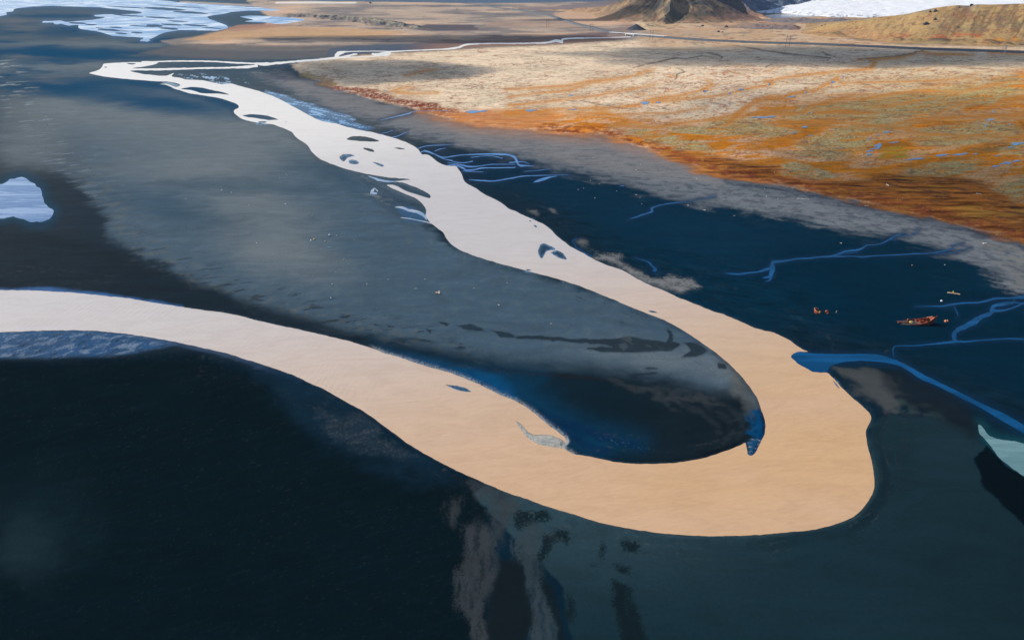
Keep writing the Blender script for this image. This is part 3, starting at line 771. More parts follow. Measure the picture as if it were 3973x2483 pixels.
WEDGE = C(1, 2, (1100, 285), (1300, 322), (1600, 392), (1900, 452), (2200, 497), (2420, 515)) + C(2, 2, (250, 545), (200, 650), (350, 740), (420, 850), (600, 950), (900, 1040), (1200, 1150), (1100, 1190), (900, 1260), (820, 1330), (400, 1240), (150, 900), (0, 790)) + C(1, 2, (2300, 740), (1900, 560))
paint(inside(FW, WEDGE, 170) * 0.95, (0.000, 0.026, 0.062), wet=0.4)
paint(inside(FW, C(1, 2, (1150, 300), (1500, 380), (1900, 470), (2300, 540), (2420, 700), (2420, 790), (2000, 580), (1500, 420)), 60) * 0.9, (0.0, 0.046, 0.125), wet=0.4)
for p in (C(2, 2, (230, 890, 10), (350, 950, 34), (550, 1010, 36), (800, 1085, 30), (1050, 1160, 18), (1180, 1200, 8)), C(2, 2, (470, 1100, 40), (600, 1150, 44), (760, 1220, 30), (880, 1245, 10))):
    paint(stroke(FW, p, 22) * 0.7, (0.0, 0.012, 0.042), wet=0.4)
paint(blob(FW, 1480, 1048, 60, 5, 14) * sstep(0.15, 0.4, nsf) * 0.35, (0.10, 0.26, 0.36), wet=0.6)
paint(inside(FB, C(2, 2, (2262, 790), (2305, 830), (2350, 950), (2350, 1100), (2200, 1130), (2150, 1100), (2230, 1000), (2250, 880)), 30), (0.000, 0.034, 0.10), wet=0.4)
tip = C(2, 2, (2190, 1115), (2330, 1110), (2290, 1290), (2180, 1290))
paint(inside(FW, tip, 14), (0.006, 0.05, 0.12), wet=0.8)
rip = np.sin((gv - 0.12 * gu) * 0.40 + 3 * na1)
paint(inside(F0, tip, 10) * sstep(0.80, 1.25, rip + nsf * 0.7) * 0.9, (0.36, 0.32, 0.27), wet=0.3)
# drying ridge above the hollow
for p, w in ((C(2, 2, (900, 560, 10), (1150, 640, 16), (1400, 740, 20), (1560, 800, 8)), 10), (C(2, 2, (1450, 690, 6), (1700, 740, 10), (1900, 750, 4)), 10)):
    paint(stroke(FB, p, w * 2.2) * 0.28, (0.050, 0.056, 0.060), wet=0.3)
paint(blob(FB, 1745, 905, 45, 22, 62) * 0.8, (0.060, 0.068, 0.070), wet=0.35)

for p in (C(2, 2, (1300, 620, 6), (1600, 720, 20), (1850, 830, 26), (2010, 950, 20), (2040, 1060, 14), (1960, 1160, 6)), C(2, 2, (1500, 640, 6), (1800, 730, 20), (2000, 820, 26), (2120, 930, 22), (2130, 1040, 12), (2080, 1120, 5)),
          C(2, 2, (1200, 640, 4), (1500, 750, 14), (1750, 880, 16), (1880, 980, 12), (1900, 1080, 6))):
    paint(stroke(FW, p, 16) * 0.14 * sstep(-0.4, 0.2, nse), (0.055, 0.064, 0.070), wet=0.3)
# --- silty rims and shallow riffles along the river
paint(inside(FW, ISLANDS[-1], 12, -6), (0.05, 0.15, 0.21), wet=0.6)
speck = fbm(qa * 13, qr * 13, 71, 4, 0.65)
paint(inside(FW, ISLANDS[-1], 16, -8) * sstep(-0.45, 0.25, speck + 0.4 * nsf), (0.36, 0.32, 0.27), wet=0.3)
for i in (4, 9, 10, 11, 12, 13, 14, 15, 16, 17, 18, 19):
    paint(inside(F0, ISLANDS[i], 14, -7) * sstep(-0.1, 0.2, speck + 0.10) * 0.9, (0.10, 0.21, 0.36), wet=0.7)
    paint(inside(F0, ISLANDS[i], 8, 5), (0.010, 0.030, 0.055), wet=0.7)
SHALLOW = C(0, 2, (-900, 140), (0, 112), (700, 98), (900, 103), (1150, 128), (1400, 160), (1600, 200), (1640, 235), (1500, 270), (1250, 320), (950, 350), (600, 350), (300, 352), (0, 362), (-900, 380))
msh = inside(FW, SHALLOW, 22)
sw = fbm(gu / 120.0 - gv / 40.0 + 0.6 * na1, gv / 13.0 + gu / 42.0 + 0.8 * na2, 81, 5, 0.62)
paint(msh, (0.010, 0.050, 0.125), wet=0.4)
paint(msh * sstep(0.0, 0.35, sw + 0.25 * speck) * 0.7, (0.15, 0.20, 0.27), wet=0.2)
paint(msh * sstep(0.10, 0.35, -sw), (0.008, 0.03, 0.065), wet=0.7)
paint(stroke(FW, C(0, 1, (-400, 1230, 4), (0, 1226, 4), (350, 1224, 14), (700, 1246, 10), (1000, 1280, 14), (1300, 1326, 16), (1500, 1355, 8), (1700, 1384, 2)), 12) * 0.85, (0.020, 0.09, 0.24), wet=0.4)
paint(stroke(FW, C(0, 2, (1400, 175, 10), (1700, 230, 26), (2000, 285, 30), (2300, 380, 30)) + C(1, 2, (0, 425, 34), (200, 500, 30), (400, 575, 12)), 18) * 0.6, (0.012, 0.035, 0.085), wet=0.7)
# right-bank fringe of rills
FR = C(1, 0, (60, 850), (250, 900), (450, 960), (650, 1020), (850, 1080), (920, 1110), (900, 1150), (1100, 1210), (1000, 1235), (780, 1180), (600, 1150), (430, 1060), (280, 990), (150, 910), (60, 880))
rl = fbm(gu / 60.0, gv / 7.0 - gu / 40.0, 83, 3)
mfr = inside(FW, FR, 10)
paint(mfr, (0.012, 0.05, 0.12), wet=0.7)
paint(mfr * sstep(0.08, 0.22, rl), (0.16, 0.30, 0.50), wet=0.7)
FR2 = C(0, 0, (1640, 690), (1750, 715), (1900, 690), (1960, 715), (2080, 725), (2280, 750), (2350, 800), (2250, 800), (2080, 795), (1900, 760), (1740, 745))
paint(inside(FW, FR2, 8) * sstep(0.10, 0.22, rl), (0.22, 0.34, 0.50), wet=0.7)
paint(inside(FW, C(0, 0, (1480, 760), (1600, 772), (1700, 800), (1640, 830), (1560, 795)), 8), (0.01, 0.04, 0.08), wet=0.8)
BARS = C(1, 1, (950, 130), (1200, 150), (1440, 185), (1640, 360), (1580, 480), (1640, 600), (1500, 600), (1300, 520), (1150, 430), (1040, 300), (960, 200))
paint(inside(FW, BARS, 26) * 0.9, (0.012, 0.026, 0.040), wet=0.65)
paint(inside(FB, C(1, 1, (1080, 330), (1150, 320), (1260, 390), (1180, 400)), 16) * 0.6, (0.14, 0.15, 0.155), wet=0.4)
paint(inside(FW, C(1, 1, (1270, 430), (1450, 450), (1570, 520), (1640, 600), (1400, 580)), 16) * 0.7, (0.010, 0.055, 0.13), wet=0.8)

for pl in (lakel, laker):
    paint(sstep(46, -4, FW.sdf(pl, 50)) * 0.8, (0.004, 0.036, 0.072) if pl is lakel else (0.004, 0.040, 0.056), wet=0.3)
paint(sstep(20, -8, FW.sdf(lag_out, 24)), (0.040, 0.085, 0.150), wet=0.25)
paint(sstep(1900, 2300, gu - 0.9 * (gv - 700)) * sstep(1350, 1200, gv) * sstep(420, 600, gv) * 0.8, (0.0002, 0.0155, 0.034), wet=0.2)
mstg = fbm(gu / 150.0 + 0.4 * na1, (gv - 0.2 * gu) / 16.0 + 0.4 * na2, 151, 5, 0.62)
rs = inside(F0, D((1090, 375), (1350, 415), (1640, 490), (2000, 560), (2419, 700), (2600, 800), (2600, 1020), (2419, 980), (2100, 830), (1900, 810), (1700, 720), (1400, 580), (1200, 470)), 40)
paint(rs * sstep(0.0, 0.40, nst + 0.5 * nse) * 0.55, (0.0010, 0.0085, 0.0150), wet=0.2)
paint(rs * sstep(0.10, 0.40, mstg + 0.4 * nsf) * 0.35, (0.012, 0.030, 0.046), wet=0.2)
paint(rs * sstep(0.15, 0.45, -nst + 0.4 * nse) * 0.35, (0.002, 0.026, 0.052), wet=0.2)
# --- right: grey sand belt between the river and the moss
GREY = D((640, 165), (720, 185), (800, 212), (900, 245), (1000, 280), (1100, 305), (1200, 305), (1420, 325), (1500, 350), (1600, 380), (1680, 415), (1870, 450), (2000, 475), (2200, 520), (2419, 580), (2700, 660),
         (2700, 780), (2419, 695), (2340, 650), (2260, 610), (2150, 570), (2000, 545), (1880, 515), (1760, 500), (1640, 485), (1500, 445), (1340, 408), (1230, 385), (1100, 350), (960, 318), (820, 270), (700, 225), (600, 180))
FG = Field(gu + 40 * na1 + 70 * nb1 + 90 * nsf + 40 * nst, gv + ((40 * na2 + 70 * nb2) * fs * 1.3 + 26 * nsf + 36 * mstg))
paint(inside(FG, GREY, 44) * (0.55 + 0.45 * sstep(-0.35, 0.0, nse + 0.7 * nst)), (0.112, 0.128, 0.146), wet=0.1)
paint(inside(FB, D((640, 165), (900, 245), (1100, 300), (1500, 345), (1700, 420), (1700, 440), (1400, 400), (1150, 345), (950, 300), (700, 215)), 30) * 0.7, (0.15, 0.15, 0.155), wet=0.15)
paint(inside(FB, D((2300, 560), (2700, 640), (2700, 760), (2419, 680)), 50) * sstep(-0.3, 0.1, nsf + nse) * 0.6, (0.12, 0.12, 0.11), wet=0.2)
DEEP = D((1090, 375), (1200, 385), (1350, 415), (1500, 455), (1640, 500), (1800, 530), (1950, 560), (1900, 640), (1700, 620), (1500, 560), (1330, 480), (1150, 430))
paint(inside(FB, DEEP, 170) * 0.9, (0.0014, 0.0180, 0.0390), wet=0.2)
paint(inside(FB, D((2000, 570), (2200, 600), (2260, 640), (2419, 720), (2600, 800), (2600, 1000), (2300, 900), (2050, 800), (1900, 700), (1800, 640), (1850, 560)), 170) * 0.8, (0.0, 0.0125, 0.027), wet=0.2)
paint(inside(FB, GREY, 20, 18) * sstep(0.16, 0.34, nst + 0.5 * nsf) * 0.45, (0.04, 0.055, 0.075), wet=0.4)
for nm in STREAMS:
    if nm != 'flood_channel':
        for p in STREAMS[nm]:
            paint(sstep(18, -2, FW.line(p, 20)) * 0.6, (0.0008, 0.014, 0.042), wet=0.4)
paint(sstep(26, 0, FW.sdf(mouth, 30)) * 0.7, (0.001, 0.016, 0.045), wet=0.4)
# pale silt left along the right bank
FG2 = Field(gu + 14 * na1 + 22 * nsf + 16 * speck, gv + 12 * na2 + 16 * nsf + 12 * speck)
SILT = C(2, 1, (700, 920), (830, 890), (1000, 895), (980, 930), (960, 945), (1060, 1000), (1200, 1070), (1300, 1120), (1380, 1125), (1450, 1092), (1520, 1105), (1650, 1125), (1740, 1180), (1650, 1215), (1560, 1250), (1400, 1210), (1280, 1185), (1180, 1130), (1060, 1060), (960, 985), (850, 960))
paint(inside(FG2, SILT, 22) * (0.5 + 0.5 * sstep(-0.4, 0.1, nsf + nse)), (0.135, 0.143, 0.148), wet=0.1)
for cx, cy, rx, ry in ((1375, 574, 12, 8), (1260, 503, 12, 5), (1305, 500, 10, 4)):
    paint(blob(FG2, cx, cy, rx, ry, 20, 0.8) * 0.6, (0.12, 0.125, 0.125), wet=0.1)

# wind lines on the dark near flat
near = inside(F0, C(0, 2, (-900, 380), (500, 400), (1100, 360), (1800, 330), (2420, 520)) + C(1, 2, (700, 800), (1500, 1350), (2000, 1500)) + C(1, 3, (2150, 200), (2200, 600), (2150, 1500), (2150, 3000)) + C(0, 3, (-900, 3000)), 60)
wl = fbm(gu / 150.0 + gv / 420.0, gv / 16.0 + gu / 60.0, 91, 4)
paint(near, (0.0016, 0.0060, 0.0092), wet=0.12)
paint(near * sstep(0.0, 0.5, wl + 0.5 * nsf) * 0.5, (0.0032, 0.0105, 0.015), wet=0.12)
scr = fbm(gu / 34.0 + gv / 60.0, gv / 4.5 + gu / 22.0, 161, 3)
paint(near * sstep(0.36, 0.52, scr) * sstep(0.0, 0.3, nb2 + 0.3) * 0.4, (0.020, 0.032, 0.042), wet=0.2)
paint(inside(FB, C(1, 2, (200, 330), (600, 620), (1000, 900), (1300, 1130), (1700, 1370), (1900, 1490), (1400, 1500), (700, 1200), (300, 900), (0, 500)), 110) * 0.7, (0.0045, 0.017, 0.032), wet=0.12)
paint(inside(FB, C(1, 2, (930, 930), (1050, 960), (1300, 1150), (1500, 1290), (1500, 1360), (1300, 1300), (1150, 1280), (900, 1240), (680, 1060), (650, 960), (600, 880), (650, 830), (760, 900)), 40) * (0.25 + 0.75 * sstep(-0.15, 0.45, nsf + 0.5 * nst + 0.5 * wl)) * 0.55, (0.042, 0.054, 0.066), wet=0.2)
paint(blob(FB, 60, 1290, 60, 70, -25, 0.9) * 0.7, (0.012, 0.026, 0.036), wet=0.15)  # broad pale sheen put into the sand colour
paint(blob(FB, 90, 1240, 110, 110, -25, 0.9) * 0.5, (0.006, 0.016, 0.021), wet=0.15)  # wider, fainter part of the same painted sheen


# --- bottom: plain in the lower right, flow marks, dark gullies
PLAIN = C(2, 3, (-400, 120), (-250, 60), (0, 140), (400, 270), (800, 400), (1200, 470), (1830, 520), (2420, 500)) + C(3, 3, (400, 470), (800, 350), (960, 190), (1010, 50)) + C(3, 2, (1010, 1400), (960, 1150), (985, 1000), (1060, 925), (1200, 890), (1320, 915),
        (1600, 905), (1800, 975), (1900, 1040), (2040, 1205), (1950, 1310), (2010, 1430), (2000, 1520)) + C(3, 3, (2060, 90), (2200, 210), (2420, 430), (2700, 600), (2700, 2400)) + C(2, 3, (560, 2400), (540, 1500), (440, 1000), (250, 800), (0, 560))
mp = inside(FW, PLAIN, 16)
paint(mp, (0.0055, 0.0185, 0.026), wet=0.45)
paint(mp * sstep(3250, 2300, gu) * sstep(2450, 2000, gv) * 0.8, (0.019, 0.043, 0.056))
vst = fbm(gu / 24.0 + 0.8 * na1, gv / 150.0 + gu / 400.0, 121, 5, 0.6)
FP = Field(gu + 16 * na1 + 26 * nsf + 34 * vst, gv + 22 * na2 + 60 * speck)
PLUME = [C(1, 3, (1940, 460), (2060, 400), (2150, 440), (2220, 520), (2220, 700), (2260, 860), (2230, 960), (2250, 1080), (2150, 1080), (2100, 1250), (2170, 1400), (2170, 1700), (2060, 1700), (2000, 1330), (1900, 1200), (1860, 1050), (1880, 850), (1960, 750), (1990, 600)),
         C(1, 3, (1960, 20), (2080, 15), (2250, 110), (2420, 180), (2420, 300), (2300, 260), (2180, 150), (2040, 150)), C(1, 3, (2180, 290), (2280, 210), (2420, 250), (2420, 330), (2330, 390), (2220, 380)),
         C(1, 3, (1790, 240), (1920, 185), (1880, 310), (1830, 440), (1790, 400), (1800, 330)), C(1, 3, (2230, 400), (2330, 380), (2300, 520), (2230, 640), (2250, 480)), C(1, 3, (2260, 1120), (2310, 1120), (2370, 1330), (2300, 1320)), C(1, 3, (2290, 1400), (2420, 1390), (2420, 1600), (2300, 1600)),
         C(2, 3, (0, 560), (140, 400), (260, 480), (200, 640), (210, 780), (240, 950), (300, 1150), (400, 1380), (410, 1800), (180, 1800), (140, 1250), (80, 920), (0, 720))]
FQ = Field(gu + 14 * na1 + 30 * nsf + 16 * vst + 14 * speck, gv + 14 * na2 + 26 * nsf + 24 * speck)
for i, p in enumerate(PLUME):
    mk = inside(FP, p, 34, -6) * (0.45 + 0.55 * sstep(-0.40, 0.10, vst + 0.4 * nsf))
    paint(mk * (0.9 if i in (0, 7) else 0.75), (0.026, 0.033, 0.039) if i != 7 else (0.023, 0.036, 0.045), wet=0.25)
for p in ([(260, 520), (370, 510), (390, 482), (500, 480), (520, 560), (460, 605), (400, 570), (355, 600), (345, 650), (290, 720), (220, 782), (195, 720), (250, 640)], [(810, 590), (862, 600), (835, 700), (772, 772), (790, 660)], [(905, 795), (990, 788), (1030, 830), (1075, 810), (1070, 895), (960, 860)],
          [(920, 930), (1000, 970), (1060, 1010), (1105, 1030), (1100, 1100), (1080, 1150), (1140, 1180), (1170, 1320), (1190, 1400), (1220, 1440), (1245, 1520), (1300, 1900), (1000, 1900), (985, 1500), (950, 1300), (910, 1080)],
          [(235, 900), (330, 980), (395, 1100), (420, 1250), (460, 1400), (460, 1700), (410, 1700), (405, 1400), (350, 1250), (290, 1130), (240, 980)], [(490, 1110), (540, 1112), (555, 1250), (530, 1350), (482, 1300), (500, 1210)],
          [(1000, 600), (1060, 540), (1075, 600), (1180, 590), (1150, 690), (1060, 670), (1000, 690)], [(690, 800), (750, 795), (745, 812), (700, 815)], [(0, 310), (100, 295), (300, 310), (360, 370), (200, 390), (80, 430), (0, 470)]):
    paint(inside(FQ, C(2, 3, *p), 18) * 0.93 * sstep(-0.75, -0.2, nsf + vst), (0.0035, 0.0085, 0.0115), wet=0.3)
paint(inside(FW, C(2, 3, (-140, 760), (40, 770), (90, 900), (130, 1150), (165, 1360), (120, 1420), (60, 1800), (-300, 1800), (-250, 1200)), 22), (0.0035, 0.0075, 0.010), wet=0.5)
for x, y, rx, ry in ((1130, 300, 22, 10), (1270, 420, 30, 14), (1300, 700, 40, 14), (1080, 560, 20, 20), (1250, 560, 22, 40), (1170, 1200, 14, 40), (1300, 1130, 50, 16), (1300, 1210, 40, 20), (1260, 1300, 16, 20), (1255, 1370, 26, 30), (1300, 960, 26, 14), (1350, 890, 90, 22), (1220, 870, 70, 16)):
    paint(blob(FW, (2973 + x / 2.42) / K, (1240 + y / 2.42) / K, rx / 2.42 / K, ry / 2.42 / K, 0) * 0.8, (0.007, 0.014, 0.018), wet=0.55)
LOBE = C(3, 2, (640, 430), (830, 402), (1000, 425), (1180, 500), (1240, 620), (1250, 720), (1310, 800), (1240, 830), (1200, 880), (1130, 870), (1050, 780), (920, 690), (770, 620), (680, 540))
paint(inside(FB, LOBE, 34) * sstep(-0.6, 0.0, nse + 0.5), (0.038, 0.045, 0.048), wet=0.35)
paint(inside(FB, C(3, 2, (1240, 740), (1320, 740), (1340, 790), (1500, 780), (1700, 830), (1710, 900), (1500, 905), (1350, 860), (1240, 850)), 18) * sstep(-0.2, 0.2, nse) * 0.8, (0.022, 0.040, 0.044), wet=0.4)
BLK = C(3, 2, (2040, 1208), (1960, 1305), (2010, 1425), (2002, 1520)) + C(3, 3, (2060, 85), (2200, 205), (2420, 425), (2800, 640)) + C(3, 2, (2800, 1700), (2420, 1480), (2300, 1400), (2150, 1270), (2060, 1180))
paint(inside(FW, BLK, 10), (0.0008, 0.0035, 0.0060), wet=0.1)
paint(mp * sstep(3250, 3973, gu) * sstep(1700, 2100, gv) * 0.6, (0.0028, 0.0115, 0.0155))  # darker to the right: lens vignette put into the sand colour
paint(stroke(FW, C(3, 2, (1180, 560, 80), (1400, 700, 160), (1650, 800, 140), (1850, 940, 90), (1960, 1060, 40)), 50) * 0.7, (0.004, 0.007, 0.010), wet=0.45)
# --- fine lines of settled silt that follow the banks
dr = F0.sdf(RIVER, 170)
sl = np.sin(dr / 6.5 + 9.0 * na1 + 5.0 * nb2 + 3 * nse) * 0.35 + fbm(dr / 11.0 + na1, gu / 260.0 + gv / 400.0, 141, 5, 0.62)
paint(sstep(9, 0, dr) * (dr > 0) * sstep(-0.1, 0.35, speck + 0.3 * nsf) * 0.45, (0.075, 0.12, 0.17), wet=0.3)
ufr = inside(F0, C(1, 2, (1080, 240), (1500, 360), (2420, 640)) + C(2, 2, (200, 800), (560, 1050), (560, 1300), (400, 1300), (0, 900)) + C(1, 2, (1800, 620), (1050, 320)), 40)
paint(sstep(20, 0, dr) * (dr > 0) * sstep(-0.25, 0.25, speck + 0.4 * nsf + sstep(14, 0, dr) * 0.3 - 0.15) * ufr * 0.8, (0.22, 0.25, 0.27), wet=0.3)
slm = sstep(3, 14, dr) * sstep(165, 60, dr) * sstep(400, 800, gv)
slm = slm * sstep(-0.15, 0.35, nb1 + 0.5 * nse)
paint(slm * sstep(0.25, 0.7, sl) * 0.22, (0.080, 0.092, 0.100))
paint(slm * sstep(0.25, 0.7, -sl) * 0.40, (0.004, 0.010, 0.015))
# --- vegetation: moss plain, marsh, heath
VEG = D((690, 155), (740, 143), (830, 132), (1000, 122), (1200, 109), (1330, 105), (1480, 92), (1500, 60), (1480, 45), (2419, 30), (2900, 30), (2900, 700), (2419, 568), (2350, 550), (2300, 540), (2250, 525), (2200, 512), (2100, 490), (2000, 468),
        (1870, 443), (1800, 428), (1680, 408), (1600, 372), (1500, 343), (1420, 318), (1330, 315), (1250, 305), (1180, 300), (1100, 292), (1040, 276), (970, 255), (900, 240), (860, 228), (800, 210), (750, 190), (705, 172))
FARPL = D((380, 98), (500, 84), (600, 80), (640, 45), (540, -30), (1500, -45), (1500, 92), (1400, 96), (1000, 108), (700, 122), (480, 118), (420, 108))
vd = FW.sdf(VEG, 160)
veg = sstep(7, -7, vd + 9 * nsf)
MOSS = np.array((0.63, 0.51, 0.37), np.float32)
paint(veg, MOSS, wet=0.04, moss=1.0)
paint(veg * sstep(-0.15, 0.4, nb1 + 0.4 * nse) * 0.5, (0.44, 0.385, 0.28))
fp = inside(FW, FARPL, 12)
UPV = True
band2 = fbm(gu / 260.0, np.sqrt(np.clip(gv + 90, 1, None)) * 2.2, 63, 5, 0.6)
paint(fp, (0.36, 0.29, 0.23), wet=0.05, moss=0.6)
paint(fp * sstep(-0.05, 0.22, band + 0.5 * band2), (0.17, 0.16, 0.155), moss=0.5)  # grey bands: cloud shade put into the colour of the plain
paint(fp * sstep(0.12, 0.40, -band - 0.3 * band2), (0.52, 0.35, 0.24), moss=0.3)  # peach strips: sunlight put into the colour of the plain
paint(fp * sstep(0.22, 0.40, band2) * 0.7, (0.085, 0.085, 0.10), moss=0.5)
up = sstep(205, 165, gv) * sstep(1480 * K, 1560 * K, gu)
band3 = fbm(gu / 120.0, np.sqrt(np.clip(gv + 90, 1, None)) * 2.6, 67, 5, 0.6)
paint(inside(FW, D((430, 96), (540, 70), (620, 64), (800, 66), (960, 76), (900, 88), (640, 90), (520, 96)), 10) * 0.85, (0.42, 0.27, 0.15), moss=0.3)
paint(inside(FW, D((560, 60), (640, 56), (700, 60), (560, 75), (515, 72)), 5) * 0.8, (0.30, 0.17, 0.12), moss=0.3)
paint(inside(FW, D((420, 104), (700, 108), (1000, 104), (1300, 92), (1420, 84), (1480, 80), (1480, 95), (1300, 107), (1000, 122), (700, 140), (560, 142), (440, 136), (330, 128)), 12) * 0.85, (0.085, 0.092, 0.10), wet=0.2, moss=0.5)
paint(inside(FW, D((1010, 58), (1120, 60), (1130, 72), (1010, 74), (960, 68)), 5) * 0.8, (0.055, 0.055, 0.075), moss=0.6)
paint(inside(F0, D((300, -40), (2000, -40), (2000, 3), (1500, 3), (1150, 9), (870, 5), (640, 1), (500, -6)), 3), (0.05, 0.085, 0.14), wet=0.3, moss=0.0)  # blue of the distant haze put into the land colour
paint(stroke(F0, L7((0, 22, 10), (600, 52, 12), (900, 64, 10)), 3) * 0.8, (0.38, 0.33, 0.29), wet=0.1)
paint(stroke(F0, L7((900, 30, 12), (1300, 27, 12), (1650, 30, 6)), 2), (0.58, 0.56, 0.52), wet=0.1, moss=0.0)
# river plain of the far branch
paint(stroke(FW, C(1, 0, (700, 500, 60), (900, 470, 60), (1300, 455, 50), (1800, 430, 50), (2100, 402, 22), (2420, 395, 26)) + C(2, 0, (300, 378, 50), (600, 350, 50), (900, 340, 50), (1060, 338, 30)), 9) * 0.9, (0.035, 0.05, 0.08), wet=0.45, moss=0.0)
paint(inside(FW, C(2, 0, (560, 340), (700, 325), (900, 312), (940, 330), (860, 350), (600, 352)), 4) * 0.9, (0.02, 0.045, 0.09), wet=0.3, moss=0)
paint(inside(FW, C(2, 0, (880, 300), (1060, 320), (1340, 335), (1560, 352), (1560, 372), (1300, 365), (1080, 372), (940, 372), (860, 355)), 5) * 0.8, (0.15, 0.16, 0.175), wet=0.1, moss=0)
paint(inside(FB, C(2, 0, (1000, 285), (1500, 280), (1900, 300), (2300, 330), (2420, 340), (2420, 380), (1800, 365), (1340, 335), (1080, 310)), 8) * 0.8, (0.15, 0.155, 0.165), wet=0.1, moss=0.4)
paint(inside(FW, C(2, 0, (1700, 335), (1900, 320), (2150, 290), (2420, 265), (2420, 385), (2000, 372)), 5) * 0.8, (0.42, 0.32, 0.20), wet=0.05, moss=0.8)
OUTW = [(2880, 40), (4300, 20), (4300, 95), (3420, 92), (3260, 88), (3060, 78), (2900, 84)]
paint(inside(F0, OUTW, 4), (0.16, 0.17, 0.18), wet=0.2, moss=0.0)

# orange marsh
paint(veg * sstep(1750 * K, 2250 * K, gu) * sstep(200, 330, gv) * 0.55, (0.40, 0.295, 0.125))
reg0 = veg * sstep(1500 * K, 1900 * K, gu + 0.8 * gv) * sstep(220, 300, gv)
MARSH = D((985, 262), (1060, 268), (1150, 265), (1220, 262), (1330, 270), (1420, 258), (1500, 285), (1640, 290), (1760, 262), (1840, 232), (1930, 225), (2100, 228), (2200, 205), (2330, 200), (2419, 170), (2700, 160), (2700, 660), (2419, 568), (2200, 512), (2000, 468), (1870, 443), (1680, 408), (1500, 343), (1420, 318), (1250, 305), (1100, 292), (1040, 276))
mm = inside(FB, MARSH, 40)
rid = fbm(gu / 330.0, (gv + 0.10 * gu) / 46.0, 101, 4, 0.5)
mst = fbm(gu / 130.0 + 0.3 * na1, (gv + 0.09 * gu) / 9.0 + 0.4 * na2, 131, 5, 0.62)
mst2 = fbm(gu / 45.0, (gv + 0.06 * gu) / 5.0, 137, 4, 0.6)
marsh = mm * sstep(-0.30, 0.04, rid + 0.2 * na1 + 0.55 * mst)
ORANGE = (0.56, 0.190, 0.012)
isl = np.zeros(NV, np.float32)
for cx, cy, rx, ry, a in [(1965, 345, 84, 32, -6), (1760, 300, 100, 22, 8), (1590, 335, 100, 14, 12), (1950, 262, 110, 18, -6), (2190, 240, 190, 30, -8), (2330, 205, 90, 40, 0), (2280, 318, 120, 26, -6), (2060, 300, 90, 18, -4), (2230, 398, 110, 18, -7), (2400, 452, 56, 30, -20), (1900, 405, 60, 14, 10), (2110, 265, 120, 14, -8), (2400, 350, 50, 14, -10), (1660, 310, 90, 10, 6)]:
    isl = np.maximum(isl, blob(FB, cx, cy, rx, ry, a, 0.22))
marsh = np.maximum(marsh, mm * 0.45) * (1 - isl * sstep(0.35, -0.1, mst))
paint(marsh, ORANGE, wet=0.12, moss=0.12, streak=0.25)
paint(marsh * sstep(0.0, 0.35, nse) * 0.7, (0.36, 0.17, 0.012))
paint(marsh * sstep(0.1, 0.35, rid - 0.4 * nst) * sstep(1700 * K, 2100 * K, gu) * 0.6, (0.20, 0.085, 0.012))
paint(mm * isl * (0.6 + 0.4 * sstep(-0.2, 0.15, nsf)), (0.335, 0.27, 0.105), moss=1.0)
paint(blob(FB, 2110, 362, 42, 14, -10, 0.3) * 0.9, (0.24, 0.20, 0.012), moss=0.1)
paint(blob(FB, 2340, 350, 40, 12, -10, 0.5) * 0.7, (0.10, 0.07, 0.02), moss=0.1)
paint(mm * sstep(0.08, 0.30, mst) * 0.8, (0.54, 0.19, 0.012), moss=0.1)
paint(mm * sstep(0.14, 0.40, -mst + 0.3 * nsf) * 0.45, (0.31, 0.225, 0.085), moss=0.9)
paint(reg0 * sstep(0.24, 0.40, mst2) * 0.75, (0.20, 0.055, 0.022), moss=0.2)
paint(veg * (1 - mm) * sstep(0.20, 0.38, mst2 - 0.2 * nse) * sstep(230, 300, gv) * 0.6, (0.27, 0.11, 0.06), moss=0.5)
paint(veg * sstep(0.16, 0.36, -mst2) * 0.35, (0.20, 0.165, 0.13), moss=0.6)
# streaked brown belt along the shore, dark red rim
BELT = D((1560, 352), (1620, 358), (1700, 372), (1780, 390), (1880, 418), (2000, 428), (2100, 412), (2240, 418), (2330, 440), (2419, 480), (2700, 540), (2700, 660), (2419, 568), (2300, 540), (2200, 512), (2000, 468), (1870, 443), (1680, 408), (1590, 372))
bl = inside(FB, BELT, 36)
paint(bl, (0.30, 0.108, 0.022), wet=0.12, moss=0.0, streak=1.0)
paint(bl * sstep(0.10, 0.35, rid + 0.6 * nst) * 0.8, (0.33, 0.17, 0.03))
paint(bl * sstep(0.06, 0.35, -nst + 0.4 * nse) * 0.8, (0.085, 0.045, 0.028))
rim = sstep(46, 0, np.abs(vd + 12)) * veg * sstep(300, 350, gv)
xw = sstep(790 * K, 1000 * K, gu)
paint(rim * xw * sstep(-0.25, 0.15, nse + nsf * 0.5) * 0.9, (0.20, 0.048, 0.022), moss=0.15, streak=0.5)
RED = D((740, 190), (800, 200), (880, 214), (980, 238), (1060, 256), (1120, 266), (1180, 272), (1150, 282), (1060, 270), (980, 256), (900, 238), (850, 226), (790, 212))
paint(inside(FB, RED, 14) * sstep(-0.4, 0.1, nsf) * 0.95, (0.165, 0.042, 0.025), moss=0.3, streak=0.3)
paint(inside(FB, D((1020, 262), (1100, 262), (1250, 262), (1330, 282), (1250, 304), (1120, 296), (1060, 280)), 16) * 0.8, (0.46, 0.20, 0.075), moss=0.1, streak=0.3)
paint(inside(FB, D((700, 160), (730, 172), (800, 200), (780, 205), (720, 182)), 10) * 0.6, (0.22, 0.16, 0.05))
# pinkish film where the heath bleeds on to the sand
bleed = sstep(60, 5, vd) * (1 - veg) * sstep(930 * K, 1050 * K, gu) * sstep(1750 * K, 1350 * K, gu)
paint(bleed * 0.55, (0.30, 0.16, 0.10), wet=0.15)
